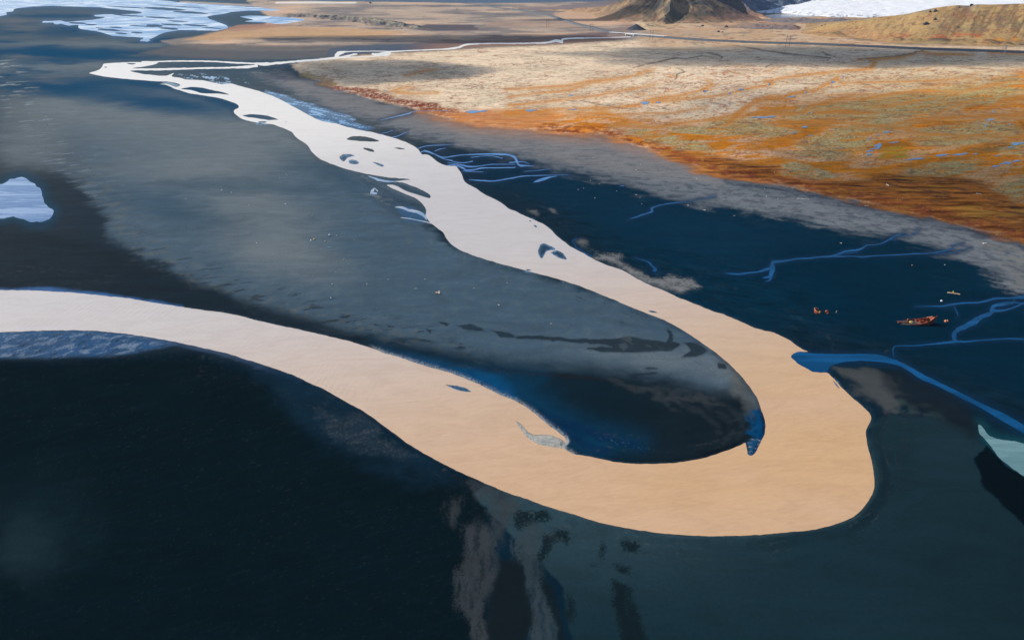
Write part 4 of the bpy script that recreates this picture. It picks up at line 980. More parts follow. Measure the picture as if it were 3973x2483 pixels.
# orange rills
VEINS = [
    C(2,0,(-80,1062,60),(200,1045,40),(450,1027,22),(900,1012,16),(1120,996,22),(1320,930,40),(1550,897,18),(1750,852,16),(1850,800,20),(1790,755,14)),
    C(2,0,(1300,960,30),(1600,930,18),(1900,902,16),(2050,872,16),(2200,832,20),(2420,792,26)) + C(3,0,(0,765,22),(200,727,18),(400,702,18),(600,682,18),(900,656,24),(990,640,34),(1020,592,30),(960,572,18),(1200,543,16),(1380,515,16),(1480,482,10)),
    C(2,0,(-60,990,24),(250,962,18),(480,932,16),(750,902,14),(1000,852,12),(1300,802,8)),
    C(2,0,(-100,842,16),(450,812,20),(700,767,24),(1000,742,14),(1180,692,8)),
    C(2,0,(-60,912,14),(200,880,12),(500,850,16),(700,790,10)),
    C(2,0,(2000,1150,50),(2100,1062,44),(2250,952,50),(2420,912,50)) + C(3,0,(150,915,30),(250,882,30),(450,852,26),(600,782,36),(660,742,44)),
    C(3,0,(0,1080,40),(350,1062,30),(420,1002,40),(700,932,30),(830,888,12)),
    C(3,0,(420,1062,30),(700,1050,44),(900,1056,30),(1050,1066,16)),
    C(3,0,(900,942,24),(1050,910,20),(1200,882,26),(1400,855,18),(1500,852,24),(1800,872,12),(2000,832,14),(2140,795,30),(2260,772,10)),
    C(3,0,(1100,1002,20),(1400,952,18),(1600,932,8)), C(3,0,(1600,1072,24),(1750,1002,16),(2000,932,8)),
    C(3,0,(2100,1022,40),(2200,962,36),(2300,932,44),(2600,905,60)), C(3,0,(690,782,16),(1000,776,10),(1300,770,14),(1700,752,14),(1920,728,6)),
    C(3,0,(1480,500,24),(1600,512,30),(1800,512,24),(1950,520,8)), C(3,0,(2090,497,20),(2250,500,30),(2420,502,26),(2700,510,30)),
    C(3,0,(850,566,8),(1000,560,10),(1300,545,8)), C(1,0,(1380,715,8),(1550,672,14),(1680,655,5)), C(1,0,(1260,860,16),(1350,830,14),(1450,815,6)), C(1,0,(1300,868,16),(1500,880,14),(1700,872,6)),
    C(3,0,(0,1160,20),(600,1150,20),(1100,1190,20),(1500,1110,24),(2000,1090,26),(2420,1085,30)), C(3,0,(1200,1190,24),(1500,1260,24),(1900,1280,20),(2420,1290,14)),
    C(2,0,(1150,700,6),(1300,650,3)), C(2,0,(500,1050,10),(900,1080,14),(1500,1060,10),(1800,1010,8)), C(2,0,(900,1180,14),(1300,1200,20),(1700,1140,20),(2000,1100,20)),
]
FV = Field(gu + 9 * na1 + 10 * nsf + 4 * nb1, gv + (9 * na2 + 9 * speck) * np.clip(fs * 2.2, 0.2, 1))
wisp = 0.35 + 0.65 * sstep(-0.25, 0.15, nsf + 0.5 * speck)
rv = 1 - np.abs(perlin(gu / 260.0 + 0.35 * na1, (gv + 0.13 * gu) / 30.0 + 0.5 * na2, 111)) * 2
rv2 = 1 - np.abs(perlin(gu / 120.0 + 0.3 * na1, (gv - 0.05 * gu) / 17.0 + 0.5 * na2, 113)) * 2
reg = veg * sstep(200, 300, gv) * sstep(1250 * K, 1550 * K, gu + 1.2 * (gv - 300))
paint(reg * sstep(0.80, 0.97, rv + 0.12 * speck) * wisp * 0.8, (0.44, 0.185, 0.035), moss=0.3)
paint(reg * sstep(0.84, 0.97, rv2 + 0.12 * speck) * wisp * 0.6, (0.30, 0.11, 0.035), moss=0.5)
for p in VEINS:
    dv = FV.line(p, 26)
    paint(veg * sstep(20, 0, dv + 6 * nsf) * 0.5 * wisp, (0.42, 0.25, 0.10), moss=0.6)
    paint(veg * sstep(5, -4, dv + 5 * nsf) * 0.9 * (0.4 + 0.6 * wisp), (0.45, 0.175, 0.028), wet=0.1, moss=0.2)
DARKV = [C(2,0,(1100,640,4),(1350,580,8),(1500,548,10),(1600,555,6),(1750,530,5)), C(2,0,(1800,500,5),(1900,520,10),(1950,540,10),(1920,555,5)), C(2,0,(1500,745,10),(1520,700,10),(1580,680,8),(1520,640,6)),
         C(2,0,(1850,402,6),(2050,430,7),(2200,455,8),(2420,490,9)) + C(3,0,(200,508,9),(450,530,8),(600,552,6)), C(3,0,(520,490,6),(580,515,10),(650,535,5)), C(2,0,(600,945,3),(900,1000,3),(1100,1030,3)), C(3,0,(0,635,8),(60,605,5)), C(2,0,(2080,415,5),(2110,440,5),(2300,465,6)), C(3,0,(860,560,4),(1000,548,5),(1250,525,6),(1380,500,8),(1460,470,8))]
for p in DARKV:
    paint(veg * sstep(3, -2, FW.line(p, 6)) * 0.85, (0.06, 0.04, 0.045), moss=0.3)
paint(inside(FW, C(2,0,(1380,472),(1480,452),(1700,455),(1780,470),(1700,484),(1450,480)), 4) * 0.8, (0.48, 0.36, 0.22), moss=0.1)
paint(stroke(F0, C(1,0,(570,735,4),(640,790,6),(720,830,4)), 3) * 0.6, (0.16, 0.16, 0.17), moss=0)
# heath between the road and the hills
paint(veg * up * 0.75, (0.40, 0.285, 0.185), moss=0.6)
paint(inside(FW, [(2700, 70), (3000, 72), (3100, 84), (3080, 104), (2900, 112), (2760, 104)], 8) * 0.8, (0.20, 0.145, 0.12), moss=0.5)
paint(inside(FW, [(3280, 138), (3420, 152), (3700, 164), (4300, 172), (4300, 190), (3973, 184), (3700, 180), (3500, 174), (3330, 160)], 7) * 0.8, (0.165, 0.125, 0.075), moss=0.8)
paint(veg * up * sstep(-0.1, 0.3, band3) * 0.8, (0.44, 0.29, 0.17), moss=0.7)
paint(veg * up * sstep(0.15, 0.4, -band3) * 0.75, (0.16, 0.135, 0.115), moss=0.8)
paint(veg * up * sstep(0.25, 0.45, fbm(gu / 70.0, np.sqrt(np.clip(gv + 90, 1, None)) * 4.0, 69, 4)) * 0.8, (0.20, 0.09, 0.06), moss=0.5)
# rising ground near the mountain foot
paint(inside(FB, C(2,0,(-300,210),(0,190),(400,185),(560,220),(700,250),(500,262),(0,265),(-300,250)), 6) * 0.7, (0.30, 0.22, 0.17), moss=0.4)
paint(inside(FB, C(2,0,(350,150),(480,95),(800,95),(1000,150),(1000,230),(700,250),(480,190)), 8) * 0.85, (0.47, 0.31, 0.21), moss=0.4)
paint(inside(FB, C(2,0,(0,75),(400,60),(860,5),(1000,-30),(1000,60),(800,92),(480,92),(200,120),(0,90)), 5) * 0.8, (0.12, 0.11, 0.13), moss=0.4)

# --- height: low cut banks beside the river, faint relief in the moss
lev = np.zeros(NV, np.float32)
dk = F0.sdf(river_out, 70)
for a in river_holes:
    dk = np.maximum(dk, -F0.sdf(a, 70))
lev = 0.42 * sstep(1, 16, dk) * sstep(70, 20, dk) * (0.4 + 0.6 * sstep(-0.3, 0.3, nb1))
wat = F0.sdf(mouth, 30)
for nm in stream_polys:
    for p in stream_polys[nm]:
        wat = np.minimum(wat, F0.sdf(p, 30))
for p in (lakel, laker, lag_out, arm):
    wat = np.minimum(wat, F0.sdf(p, 30))
for p in river_arms:
    wat = np.minimum(wat, F0.sdf(p, 30))
lev *= sstep(4, 24, wat) * sstep(150, 420, gv)
gz = np.minimum(0.012 * nse, 0.012) + lev
gz = np.where(dk < 0.5, -0.35 * sstep(0.5, -6, dk) - 0.01, gz)
gz = np.where(wat < 0, -0.02, gz)
gz = gz + veg * sstep(-8, -60, vd) * 0.0
gz = np.minimum(gz, 0.9)

def grid_obj(name, X, Y, Z, alb, cov, mat, ring=None):
    nr, nc = X.shape
    co = np.stack([X.ravel(), Y.ravel(), Z.ravel()], 1).astype(np.float32)
    i = np.arange(nr * nc).reshape(nr, nc)
    q = np.stack([i[:-1, :-1], i[:-1, 1:], i[1:, 1:], i[1:, :-1]], -1).reshape(-1, 4)
    if ring is not None:
        b = len(co)
        co = np.concatenate([co, np.array(ring, np.float32)])
        q = np.concatenate([q, [[b, b + 1, b + 2, b + 3]]])
        alb = np.concatenate([alb, np.tile(np.array(BLACK, np.float32), (4, 1))])
        cov = np.concatenate([cov, np.tile(np.array((0.6, 0, 0), np.float32), (4, 1))])
    me = bpy.data.meshes.new(name)
    me.vertices.add(len(co)); me.vertices.foreach_set('co', co.ravel())
    me.loops.add(q.size); me.loops.foreach_set('vertex_index', q.astype(np.int32).ravel())
    me.polygons.add(len(q)); me.polygons.foreach_set('loop_start', np.arange(0, q.size, 4, dtype=np.int32))
    me.update(calc_edges=True)
    me.polygons.foreach_set('use_smooth', np.ones(len(q), bool))
    for nm, ar in (('albedo', alb), ('cover', cov)):
        a = me.attributes.new(nm, 'FLOAT_COLOR', 'POINT')
        a.data.foreach_set('color', np.concatenate([np.clip(ar, 0, 1), np.ones((len(co), 1), np.float32)], 1).astype(np.float32).ravel())
    me.materials.append(mat)
    o = bpy.data.objects.new(name, me)
    COL.objects.link(o)
    return o

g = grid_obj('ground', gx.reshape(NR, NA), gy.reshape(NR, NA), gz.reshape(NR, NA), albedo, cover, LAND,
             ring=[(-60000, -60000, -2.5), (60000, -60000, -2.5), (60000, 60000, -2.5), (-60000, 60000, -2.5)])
tag(g, kind='structure')

# ------------------------------------------------------------------ hills
def patch(name, u0, u1, r0, r1, nu, nr, hfun, cfun, kind='structure', mat=LAND):
    a0 = math.atan2(*polar(u0, 1.0)); a1 = math.atan2(*polar(u1, 1.0))
    A, Q = np.meshgrid(np.linspace(a0, a1, nu), np.linspace(r0, r1, nr))
    X = Q * np.sin(A); Y = Q * np.cos(A)
    Z = hfun(X, Y, A, Q)
    alb, cov = cfun(X, Y, A, Q, Z)
    o = grid_obj(name, X, Y, np.maximum(Z, -4.0), alb.reshape(-1, 3).astype(np.float32), cov.reshape(-1, 3).astype(np.float32), mat)
    if kind: o['kind'] = kind
    return o

def ridge(X, Y, pts, lam, gul=0.0, seed=0):
    """height of a crest with concave flanks; pts = (x, y, h)"""
    best = np.full(X.shape, -50.0)
    for (x0, y0, h0), (x1, y1, h1) in zip(pts[:-1], pts[1:]):
        dx, dy = x1 - x0, y1 - y0
        t = np.clip(((X - x0) * dx + (Y - y0) * dy) / (dx * dx + dy * dy), 0, 1)
        d = np.hypot(X - x0 - t * dx, Y - y0 - t * dy)
        h = h0 + t * (h1 - h0)
        z = (h + 5) * np.clip(1 - d / (2.3 * lam * (h + 5) + 10), 0, 1) ** 1.7 - 5
        best = np.maximum(best, z)
    return best

def P3(u, r, h):
    x, y = polar(u, r)
    return (x, y, h)

def lerp3(a, b, m):
    return a + m[..., None] * (np.array(b) - a)

# the sharp ridge in the middle distance
def mount_h(X, Y, A, Q):
    w1 = fbm(X / 90, Y / 90, 201, 5); w2 = fbm(X / 30, Y / 30, 211, 4)
    Xw = X + 26 * w1; Yw = Y + 26 * fbm(X / 90 + 9, Y / 90, 207, 4)
    ap = P3(2600, 2480, 128)
    z = ridge(Xw, Yw, [P3(2578, 2130, 1), P3(2583, 2200, 20), P3(2590, 2300, 62), ap, P3(2640, 2800, 190), P3(2680, 3100, 240)], 0.58)
    z = np.maximum(z, ridge(Xw, Yw, [ap, P3(2640, 2450, 92), P3(2700, 2400, 52), P3(2770, 2370, 24), P3(2850, 2350, 4)], 0.50))
    z = np.maximum(z, ridge(Xw, Yw, [ap, P3(2530, 2560, 92), P3(2450, 2640, 52), P3(2350, 2740, 27), P3(2220, 2880, 9), P3(2060, 3050, 0)], 1.1))
    z = np.maximum(z, ridge(Xw, Yw, [P3(2640, 3150, 210), P3(2740, 2900, 118), P3(2840, 2720, 56), P3(2920, 2600, 20), P3(3000, 2500, 1)], 0.75))
    g = fbm(np.arctan2(X - ap[0], Y - ap[1]) * 9, np.hypot(X - ap[0], Y - ap[1]) / 160, 221, 4, 0.55, True)
    z = z + (3.0 * w1 + 1.6 * w2) * np.clip((z + 2) / 20, 0, 2.2) + g * np.clip(z, 0, 90) * 0.075
    return z - 1.0
def mount_c(X, Y, A, Q, Z):
    n = fbm(X / 60, Y / 60, 231, 5); n2 = fbm(X / 18, Y / 18, 241, 4)
    c = np.empty(X.shape + (3,)); c[:] = (0.265, 0.185, 0.118)
    ap = P3(2600, 2480, 0)
    rel = X - (ap[0] + (Y - ap[1]) * 0.0)
    c = lerp3(c, (0.065, 0.070, 0.056), sstep(-0.35, 0.05, n) * 0.92 * sstep(-260, -60, rel + 80 * n))  # sunlit left and shaded right flank put into the rock colour
    c = lerp3(c, (0.085, 0.085, 0.09), sstep(8, 45, Z + 26 * n) * sstep(-0.1, 0.3, n2 + n) * 0.85 * sstep(-220, -20, rel + 60 * n))
    c = lerp3(c, (0.27, 0.14, 0.085), sstep(22, 4, Z + 12 * n) * sstep(0.0, 0.3, n2))
    c = lerp3(c, (0.17, 0.10, 0.085), sstep(40, 160, rel) * sstep(60, 10, Z) * 0.7)
    c = lerp3(c, (0.085, 0.095, 0.115), sstep(120, 260, rel) * sstep(8, 30, Z) * 0.85)  # blue shade of the right flank, also put into the colour
    c = lerp3(c, (0.05, 0.055, 0.065), sstep(0.42, 0.6, n2 + 0.3 * n) * 0.7)
    c = lerp3(c, (0.38, 0.255, 0.165), sstep(9, 1, Z + 6 * n) * sstep(-0.25, 0.2, n2 + n))
    cov = np.zeros(X.shape + (3,)); cov[..., 1] = 0.45
    return c, cov
patch('mountain', 1900, 3090, 2010, 3300, 620, 460, mount_h, mount_c)

# blue-grey mountainside behind, with streaks of dirty ice near its foot
def back_h(X, Y, A, Q):
    w = fbm(X / 160, Y / 160, 301, 5); w2 = fbm(X / 45, Y / 45, 305, 4)
    x0, y0 = polar(2860, 2860); x1, y1 = polar(3262, 3290)
    nx, ny = -(y1 - y0), (x1 - x0)
    L = math.hypot(nx, ny)
    d = ((X - x0) * nx + (Y - y0) * ny) / L
    d2 = Q - 2840 - 300 * w * 0.3
    t = np.minimum(d + 50 * w, d2)
    z = 0.50 * np.clip(t, -20, 900) + np.where(t > 0, (22 * w + 9 * w2) * np.clip(t / 120, 0, 1), 0)
    return z - 1
def back_c(X, Y, A, Q, Z):
    n = fbm(X / 70, Y / 70, 311, 5); n2 = fbm(X / 22, Y / 22, 321, 3)
    c = np.empty(X.shape + (3,)); c[:] = (0.135, 0.175, 0.235)  # blue haze put into the rock colour
    c = lerp3(c, (0.07, 0.105, 0.16), sstep(-0.1, 0.3, n))
    x0, y0 = polar(3010, 2860)
    ice = sstep(0.33, 0.45, n2 * 0.9 + 0.35 * fbm(X / 120, Y / 120, 331, 3) + 0.25 * sstep(polar(3080, 3000)[0], polar(3230, 3300)[0], X) - 0.05 * (Z > 60))
    c = lerp3(c, (0.70, 0.73, 0.78), ice * sstep(110, 40, Z) * sstep(polar(2990, 2900)[0], polar(3090, 3000)[0], X))
    return c, np.zeros(X.shape + (3,))
patch('mountainside', 2640, 3420, 2780, 4700, 360, 340, back_h, back_c)

# glacier tongue
def ice_h(X, Y, A, Q):
    n = fbm(X / 70, Y / 110, 401, 5, 0.55, True); n2 = fbm(X / 14, Y / 22, 411, 3)
    front = 2900 + 60 * fbm(X / 260, Y / 260, 421, 3) + 60 * fbm(X / 60, Y / 60, 423, 4) - 190 * sstep(2920, 3300, CU + 2903 * np.tan(A)) 
    t = Q - front
    return np.where(t > 0, 1.5 * sstep(0, 30, t) + 4 * sstep(0, 150, t) + 0.052 * t + (0.7 * n + 0.8 * n2) * sstep(170, 20, t) * sstep(0, 40, t), -4)
def ice_c(X, Y, A, Q, Z):
    n = fbm(X / 200, Y / 60, 431, 4); n2 = fbm(X / 30, Y / 18, 441, 4)
    c = np.empty(X.shape + (3,)); c[:] = (0.70, 0.725, 0.76)
    c = lerp3(c, (0.45, 0.62, 0.80), sstep(0.15, 0.45, n) * sstep(20, 60, Z) * 0.8)
    c = lerp3(c, (0.10, 0.13, 0.17), sstep(0.34, 0.52, n2 + 0.25 * sstep(16, 3, Z)) * sstep(26, 8, Z) * 0.9)
    return c, np.zeros(X.shape + (3,))
def ice_material():
    m, nt, b = new_mat('glacier_ice')
    pos = nd(nt, 'ShaderNodeNewGeometry').outputs['Position']
    at = nd(nt, 'ShaderNodeAttribute', attribute_name='albedo')
    n = noise(nt, pos, 0.08, 5, 0.6)
    nt.links.new(mix(nt, maprange(nt, n, 0.45, 0.7, 0, 0.35), at.outputs['Color'], (0.60, 0.70, 0.82)), b.inputs['Base Color'])
    setin(b, Roughness=0.6)
    bump(nt, n, 0.12, 2.0, b)
    return m
patch('glacier', 2870, 4600, 2660, 6200, 520, 260, ice_h, ice_c, mat=ice_material())

# low brown moraine in front of the ice
def mor_h(X, Y, A, Q):
    U = CU + 2903 * np.tan(A)
    n = fbm(A * 90, Q / 60, 501, 4)
    top = 9 * sstep(2940, 3060, U) * sstep(3440, 3330, U) * (1 + 0.4 * n) + 5 * np.exp(-((U - 3362) / 14) ** 2) + 3 * np.exp(-((U - 3245) / 30) ** 2)
    z = top * np.exp(-((Q - 2400) / 55) ** 2)
    lo = (7 + 4 * n) * sstep(2850, 2960, U) * (1 - 0.95 * sstep(3085, 3125, U) * sstep(3235, 3195, U)) * sstep(3420, 3330, U)
    z = np.maximum(z, lo * np.exp(-((Q - 2080) / 60) ** 2))
    return z + 0.8 * n - 0.9
def mor_c(X, Y, A, Q, Z):
    n = fbm(X / 40, Y / 40, 511, 4)
    c = np.empty(X.shape + (3,)); c[:] = (0.155, 0.14, 0.145)
    c = lerp3(c, (0.20, 0.135, 0.11), sstep(2260, 2150, Q) * sstep(-0.2, 0.3, n))
    return c, np.zeros(X.shape + (3,)) + np.array((0.05, 0.3, 0))
patch('moraine', 2820, 3480, 1960, 2560, 300, 160, mor_h, mor_c)

# mossy hill on the right
_sk = np.array([(3020, 135), (3118, 127), (3200, 102), (3262, 84), (3386, 68), (3469, 61), (3520, 53), (3551, 45), (3613, 31), (3655, 25), (3696, 20.5), (3745, 22), (3770, 16.5), (3830, 18), (3900, 15.5), (3973, 13), (4100, 5), (4300, -5), (4700, 0)])
_ft = np.array([(3020, 133), (3118, 131), (3200, 140), (3300, 146), (3420, 158), (3500, 163), (3700, 170), (3860, 176), (3973, 178), (4700, 190)])
RID = 1930.0
_skz = np.array([z_at(u, v, RID) for u, v in _sk])
_ftr = np.array([math.hypot(*ground(u, v)[:2]) for u, v in _ft])
def hill_h(X, Y, A, Q):
    U = CU + 2903 * np.tan(A) * 1.0
    # exact column of the survey for this bearing at the crest distance
    U = survey(RID * np.sin(A), RID * np.cos(A), 30.0)[0]
    top = np.interp(U, _sk[:, 0], _skz); ft = np.interp(U, _ft[:, 0], _ftr)
    t = (Q - ft) / (RID - ft)
    n = fbm(X / 55, Y / 55, 601, 4); n2 = fbm(X / 16, Y / 16, 605, 4)
    gul = fbm(A * 75 - Q / 220, Q / 170, 611, 4, 0.5, True)
    prof = np.where(t < 1, np.clip(t, 0, 1) ** 1.25 * (1.22 - 0.22 * np.clip(t, 0, 1)), 1 - 0.25 * np.clip(t - 1, 0, 3))
    z = top * prof + np.where(t > 0.02, (1.6 * n + 0.7 * n2) * np.clip(t * 4, 0, 1) * np.clip(top / 20, 0, 1) * (1 - 0.75 * np.exp(-((t - 1) / 0.12) ** 2)), 0)
    z -= np.clip(gul - 0.2, 0, 1) * 1.6 * np.clip(top / 40, 0, 1) * np.clip(t * 3, 0, 1) * np.clip((0.97 - t) * 6, 0, 1)
    # darker hummocks in front of the slope
    for (u, dr, h, su, sr) in ((3490, 30, 7, 60, 35), (3560, 20, 8, 50, 30), (3660, 30, 9, 80, 40), (3760, 20, 8.5, 70, 35), (3850, 25, 9, 60, 35), (3930, 10, 5, 30, 25), (3240, 45, 10, 60, 45), (3180, 30, 6, 40, 35)):
        z = np.maximum(z, (h + 1.6 * n) * np.exp(-((U - u) / su) ** 2 - ((Q - ft - dr) / sr) ** 2))
    return np.where(t < -0.15, -4, z - 0.4)
def hill_c(X, Y, A, Q, Z):
    U = survey(RID * np.sin(A), RID * np.cos(A), 30.0)[0]
    ft = np.interp(U, _ft[:, 0], _ftr); t = (Q - ft) / (RID - ft)
    n = fbm(X / 60, Y / 60, 621, 5); n2 = fbm(X / 14, Y / 14, 631, 4)
    gul = fbm(A * 75 - Q / 220, Q / 170, 611, 4, 0.5, True)
    c = np.empty(X.shape + (3,)); c[:] = (0.345, 0.235, 0.105)
    c = lerp3(c, (0.26, 0.205, 0.105), sstep(0.0, 0.35, n) * 0.8)
    c = lerp3(c, (0.36, 0.20, 0.10), sstep(3620, 3300, U) * sstep(0.9, 0.2, t) * 0.7)
    c = lerp3(c, (0.13, 0.085, 0.05), sstep(0.25, 0.55, gul + 0.5 * n2) * sstep(3560, 3700, U) * sstep(0.1, 0.3, t) * 0.6)
    c = lerp3(c, (0.17, 0.105, 0.08), sstep(0.16, 0.40, n2 + 0.2 * n) * 0.55)
    low = np.exp(-((t - 0.20 + 0.05 * n) / 0.10) ** 2)
    c = lerp3(c, (0.36, 0.085, 0.030), low * sstep(3380, 3560, U) * sstep(-0.15, 0.2, n + 0.5 * n2))
    c = lerp3(c, (0.55, 0.28, 0.05), np.exp(-((t - 0.16) / 0.05) ** 2) * sstep(3740, 3800, U) * sstep(-0.1, 0.25, n2 + n) * 0.9)
    c = lerp3(c, (0.075, 0.062, 0.05), np.exp(-((t - 0.05) / 0.07) ** 2) * sstep(3440, 3500, U) * sstep(-0.4, 0.1, n2 + n) * 0.9)
    c = lerp3(c, (0.10, 0.095, 0.06), np.exp(-(((U - 3215) / 75) ** 2)) * np.exp(-((t - 0.12) / 0.10) ** 2) * sstep(-0.3, 0.1, n2))
    c = lerp3(c, (0.16, 0.16, 0.15), sstep(0.88, 1.0, t) * sstep(-0.1, 0.3, n) * 0.6)
    cov = np.zeros(X.shape + (3,)); cov[..., 1] = 0.9
    return c, cov
patch('hill', 3000, 4700, 1330, 2300, 620, 330, hill_h, hill_c)

# eroded terrace edge on the far plain
def ter_h(X, Y, A, Q):
    n = fbm(X / 60, Y / 60, 701, 4); n2 = fbm(X / 18, Y / 18, 705, 3)
    pts = []
    for u, v, h in ((1080, 58, 0), (1130, 62, 8), (1230, 68, 10), (1330, 76, 12), (1420, 84, 13), (1500, 96, 12), (1590, 108, 9), (1640, 114, 4), (1720, 120, 0)):
        p = ground(u, v)
        pts.append((p.x, p.y, h))
    z = ridge(X + 30 * n, Y + 60 * n + 10 * n2, pts, 2.2)
    return z + 1.8 * n2 * np.clip(z / 5, 0, 1) + 1.5 * n * np.clip(z / 5, 0, 1) - 1.2
def ter_c(X, Y, A, Q, Z):
    n = fbm(X / 50, Y / 50, 711, 4); n2 = fbm(X / 16, Y / 16, 715, 3)
    c = np.empty(X.shape + (3,)); c[:] = (0.17, 0.165, 0.15)
    c = lerp3(c, (0.09, 0.095, 0.11), sstep(0.0, 0.3, n))
    c = lerp3(c, (0.42, 0.25, 0.17), sstep(0.22, 0.4, n2) * sstep(6, 2, Z))
    c = lerp3(c, (0.26, 0.24, 0.19), sstep(7, 10, Z) * 0.8)
    return c, np.zeros(X.shape + (3,)) + np.array((0, 0.4, 0))
patch('terrace', 1040, 1760, 1700, 2900, 420, 260, ter_h, ter_c)

# dark gravel cone by the bridge
def cone_h(X, Y, A, Q):
    p = ground(2467, 117)
    n = fbm(X / 8, Y / 8, 801, 3)
    d = np.hypot(X - p.x, (Y - p.y) * 0.9)
    return np.maximum(14.5 * (1 - d / 27.0), 1.5 - d / 30) + 0.6 * n - 0.6 * (d > 27) - 0.3
def cone_c(X, Y, A, Q, Z):
    c = np.empty(X.shape + (3,)); c[:] = (0.045, 0.052, 0.07)
    c = lerp3(c, (0.10, 0.10, 0.11), sstep(3, 0, Z))
    return c, np.zeros(X.shape + (3,))
rc = math.hypot(*ground(2467, 117)[:2])
patch('mound', 2405, 2530, rc - 70, rc + 70, 90, 90, cone_h, cone_c)
def knoll_h(X, Y, A, Q):
    p = ground(2520, 104)
    n = fbm(X / 20, Y / 20, 811, 4)
    d = np.hypot((X - p.x) / 34, (Y - p.y) / 45)
    return 10 * np.exp(-d ** 2 * 1.3) + 1.2 * n * np.exp(-d ** 2) - 0.8
def knoll_c(X, Y, A, Q, Z):
    n = fbm(X / 16, Y / 16, 815, 4)
    c = np.empty(X.shape + (3,)); c[:] = (0.42, 0.31, 0.19)
    c = lerp3(c, (0.13, 0.13, 0.12), sstep(0.1, 0.3, n))
    return c, np.zeros(X.shape + (3,)) + np.array((0, 0.5, 0))
rk = math.hypot(*ground(2520, 104)[:2])
patch('knoll', 2440, 2600, rk - 110, rk + 110, 90, 80, knoll_h, knoll_c)

# ------------------------------------------------------------------ road, bridge
RZ = 3.2
rp = [ground(u, v, RZ) for u, v in ROAD]
def resample(pts, step):
    out = [pts[0].copy()]
    for a, b in zip(pts[:-1], pts[1:]):
        n = max(1, int((b - a).length / step))
        out += [a.lerp(b, (k + 1) / n) for k in range(n)]
    q = out
    for _ in range(12):
        q = [q[0]] + [(q[i - 1] + q[i] * 2 + q[i + 1]) / 4 for i in range(1, len(q) - 1)] + [q[-1]]
    return q
rq = resample(rp, 9.0)
def sweep(pts, prof, gap=None):
    V = []; Fc = []
    m = len(prof)
    for i, p in enumerate(pts):
        a = pts[max(i - 1, 0)]; b = pts[min(i + 1, len(pts) - 1)]
        t = (b - a); t.z = 0; t.normalize()
        n = Vector((-t.y, t.x, 0))
        for off, z in prof:
            V.append((p.x + n.x * off, p.y + n.y * off, z))
    for i in range(len(pts) - 1):
        if gap and gap(pts[i]) : continue
        for k in range(m - 1):
            a = i * m + k
            Fc.append((a, a + 1, a + m + 1, a + m))
    return V, Fc
ga = ground(2434, 133, RZ); gb = ground(2461, 135, RZ)
def in_gap(p): return ga.x - 0.1 < p.x < gb.x + 0.1 and abs(p.y - ga.y) < 160
V, Fc = sweep(rq, [(-11.0, -0.3), (-4.6, RZ - 0.15), (4.6, RZ - 0.15), (11.0, -0.3)], in_gap)
o = mesh_obj('embankment', V, [f[::-1] for f in Fc], M['gravel']); o['kind'] = 'structure'
V, Fc = sweep(rq, [(-3.9, RZ), (0, RZ + 0.08), (3.9, RZ)], in_gap)
o = mesh_obj('road', V, [f[::-1] for f in Fc], M['asphalt']); o['kind'] = 'structure'

def box(V, Fc, c, sx, sy, sz, ax=None, ay=None):
    """box centred at c; ax, ay unit vectors of its plan axes"""
    ax = ax or Vector((1, 0, 0)); ay = ay or Vector((0, 1, 0)); azv = ax.cross(ay)
    b = len(V)
    for k in (-1, 1):
        for i, j in ((-1, -1), (1, -1), (1, 1), (-1, 1)):
            V.append(tuple(Vector(c) + ax * (i * sx / 2) + ay * (j * sy / 2) + azv * (k * sz / 2)))
    for f in ((3, 2, 1, 0), (4, 5, 6, 7), (0, 1, 5, 4), (1, 2, 6, 5), (2, 3, 7, 6), (3, 0, 4, 7)):
        Fc.append(tuple(b + x for x in f))

def tube(V, Fc, pts, rads, n=8, cap=True):
    pts = [Vector(p) for p in pts]
    b0 = len(V)
    for i, p in enumerate(pts):
        t = (pts[min(i + 1, len(pts) - 1)] - pts[max(i - 1, 0)]).normalized()
        r = Vector((0, 0, 1)) if abs(t.z) < 0.9 else Vector((1, 0, 0))
        a = t.cross(r).normalized(); c = t.cross(a)
        for k in range(n):
            w = 2 * math.pi * k / n
            V.append(tuple(p + (a * math.cos(w) + c * math.sin(w)) * rads[i]))
    for i in range(len(pts) - 1):
        for k in range(n):
            Fc.append((b0 + i * n + k, b0 + i * n + (k + 1) % n, b0 + (i + 1) * n + (k + 1) % n, b0 + (i + 1) * n + k))
    if cap:
        Fc.append(tuple(b0 + k for k in range(n))[::-1])
        Fc.append(tuple(b0 + (len(pts) - 1) * n + k for k in range(n)))

bt = (gb - ga); span = bt.length; bt.normalize(); bn = Vector((-bt.y, bt.x, 0))
mid = (ga + gb) / 2
br = empty('road_bridge', (mid.x, mid.y, 0), math.atan2(bt.y, bt.x))
tag(br, 'pale concrete road bridge with long white guardrails over the far river arm', 'bridge')
V, Fc = [], []
box(V, Fc, (0, 0, RZ + 0.12), span + 6, 9.6, 0.9); mesh_obj('deck', V, Fc, M['concrete'], br)
for s in (-1, 1):
    V, Fc = [], []
    L0, L1 = -62, 98
    box(V, Fc, ((L0 + L1) / 2, s * 4.6, RZ + 1.5), L1 - L0, 0.25, 0.75)
    k = L0 + 1
    while k < L1:
        box(V, Fc, (k, s * 4.6, RZ + 0.6), 0.25, 0.2, 1.1); k += 4
    mesh_obj('guardrail', V, Fc, M['rail'], br)
    V, Fc = [], []
    box(V, Fc, (s * (span / 2 + 1.0), 0, RZ / 2 - 0.4), 1.6, 10.4, RZ + 0.2)
    mesh_obj('abutment', V, Fc, M['concrete'], br)

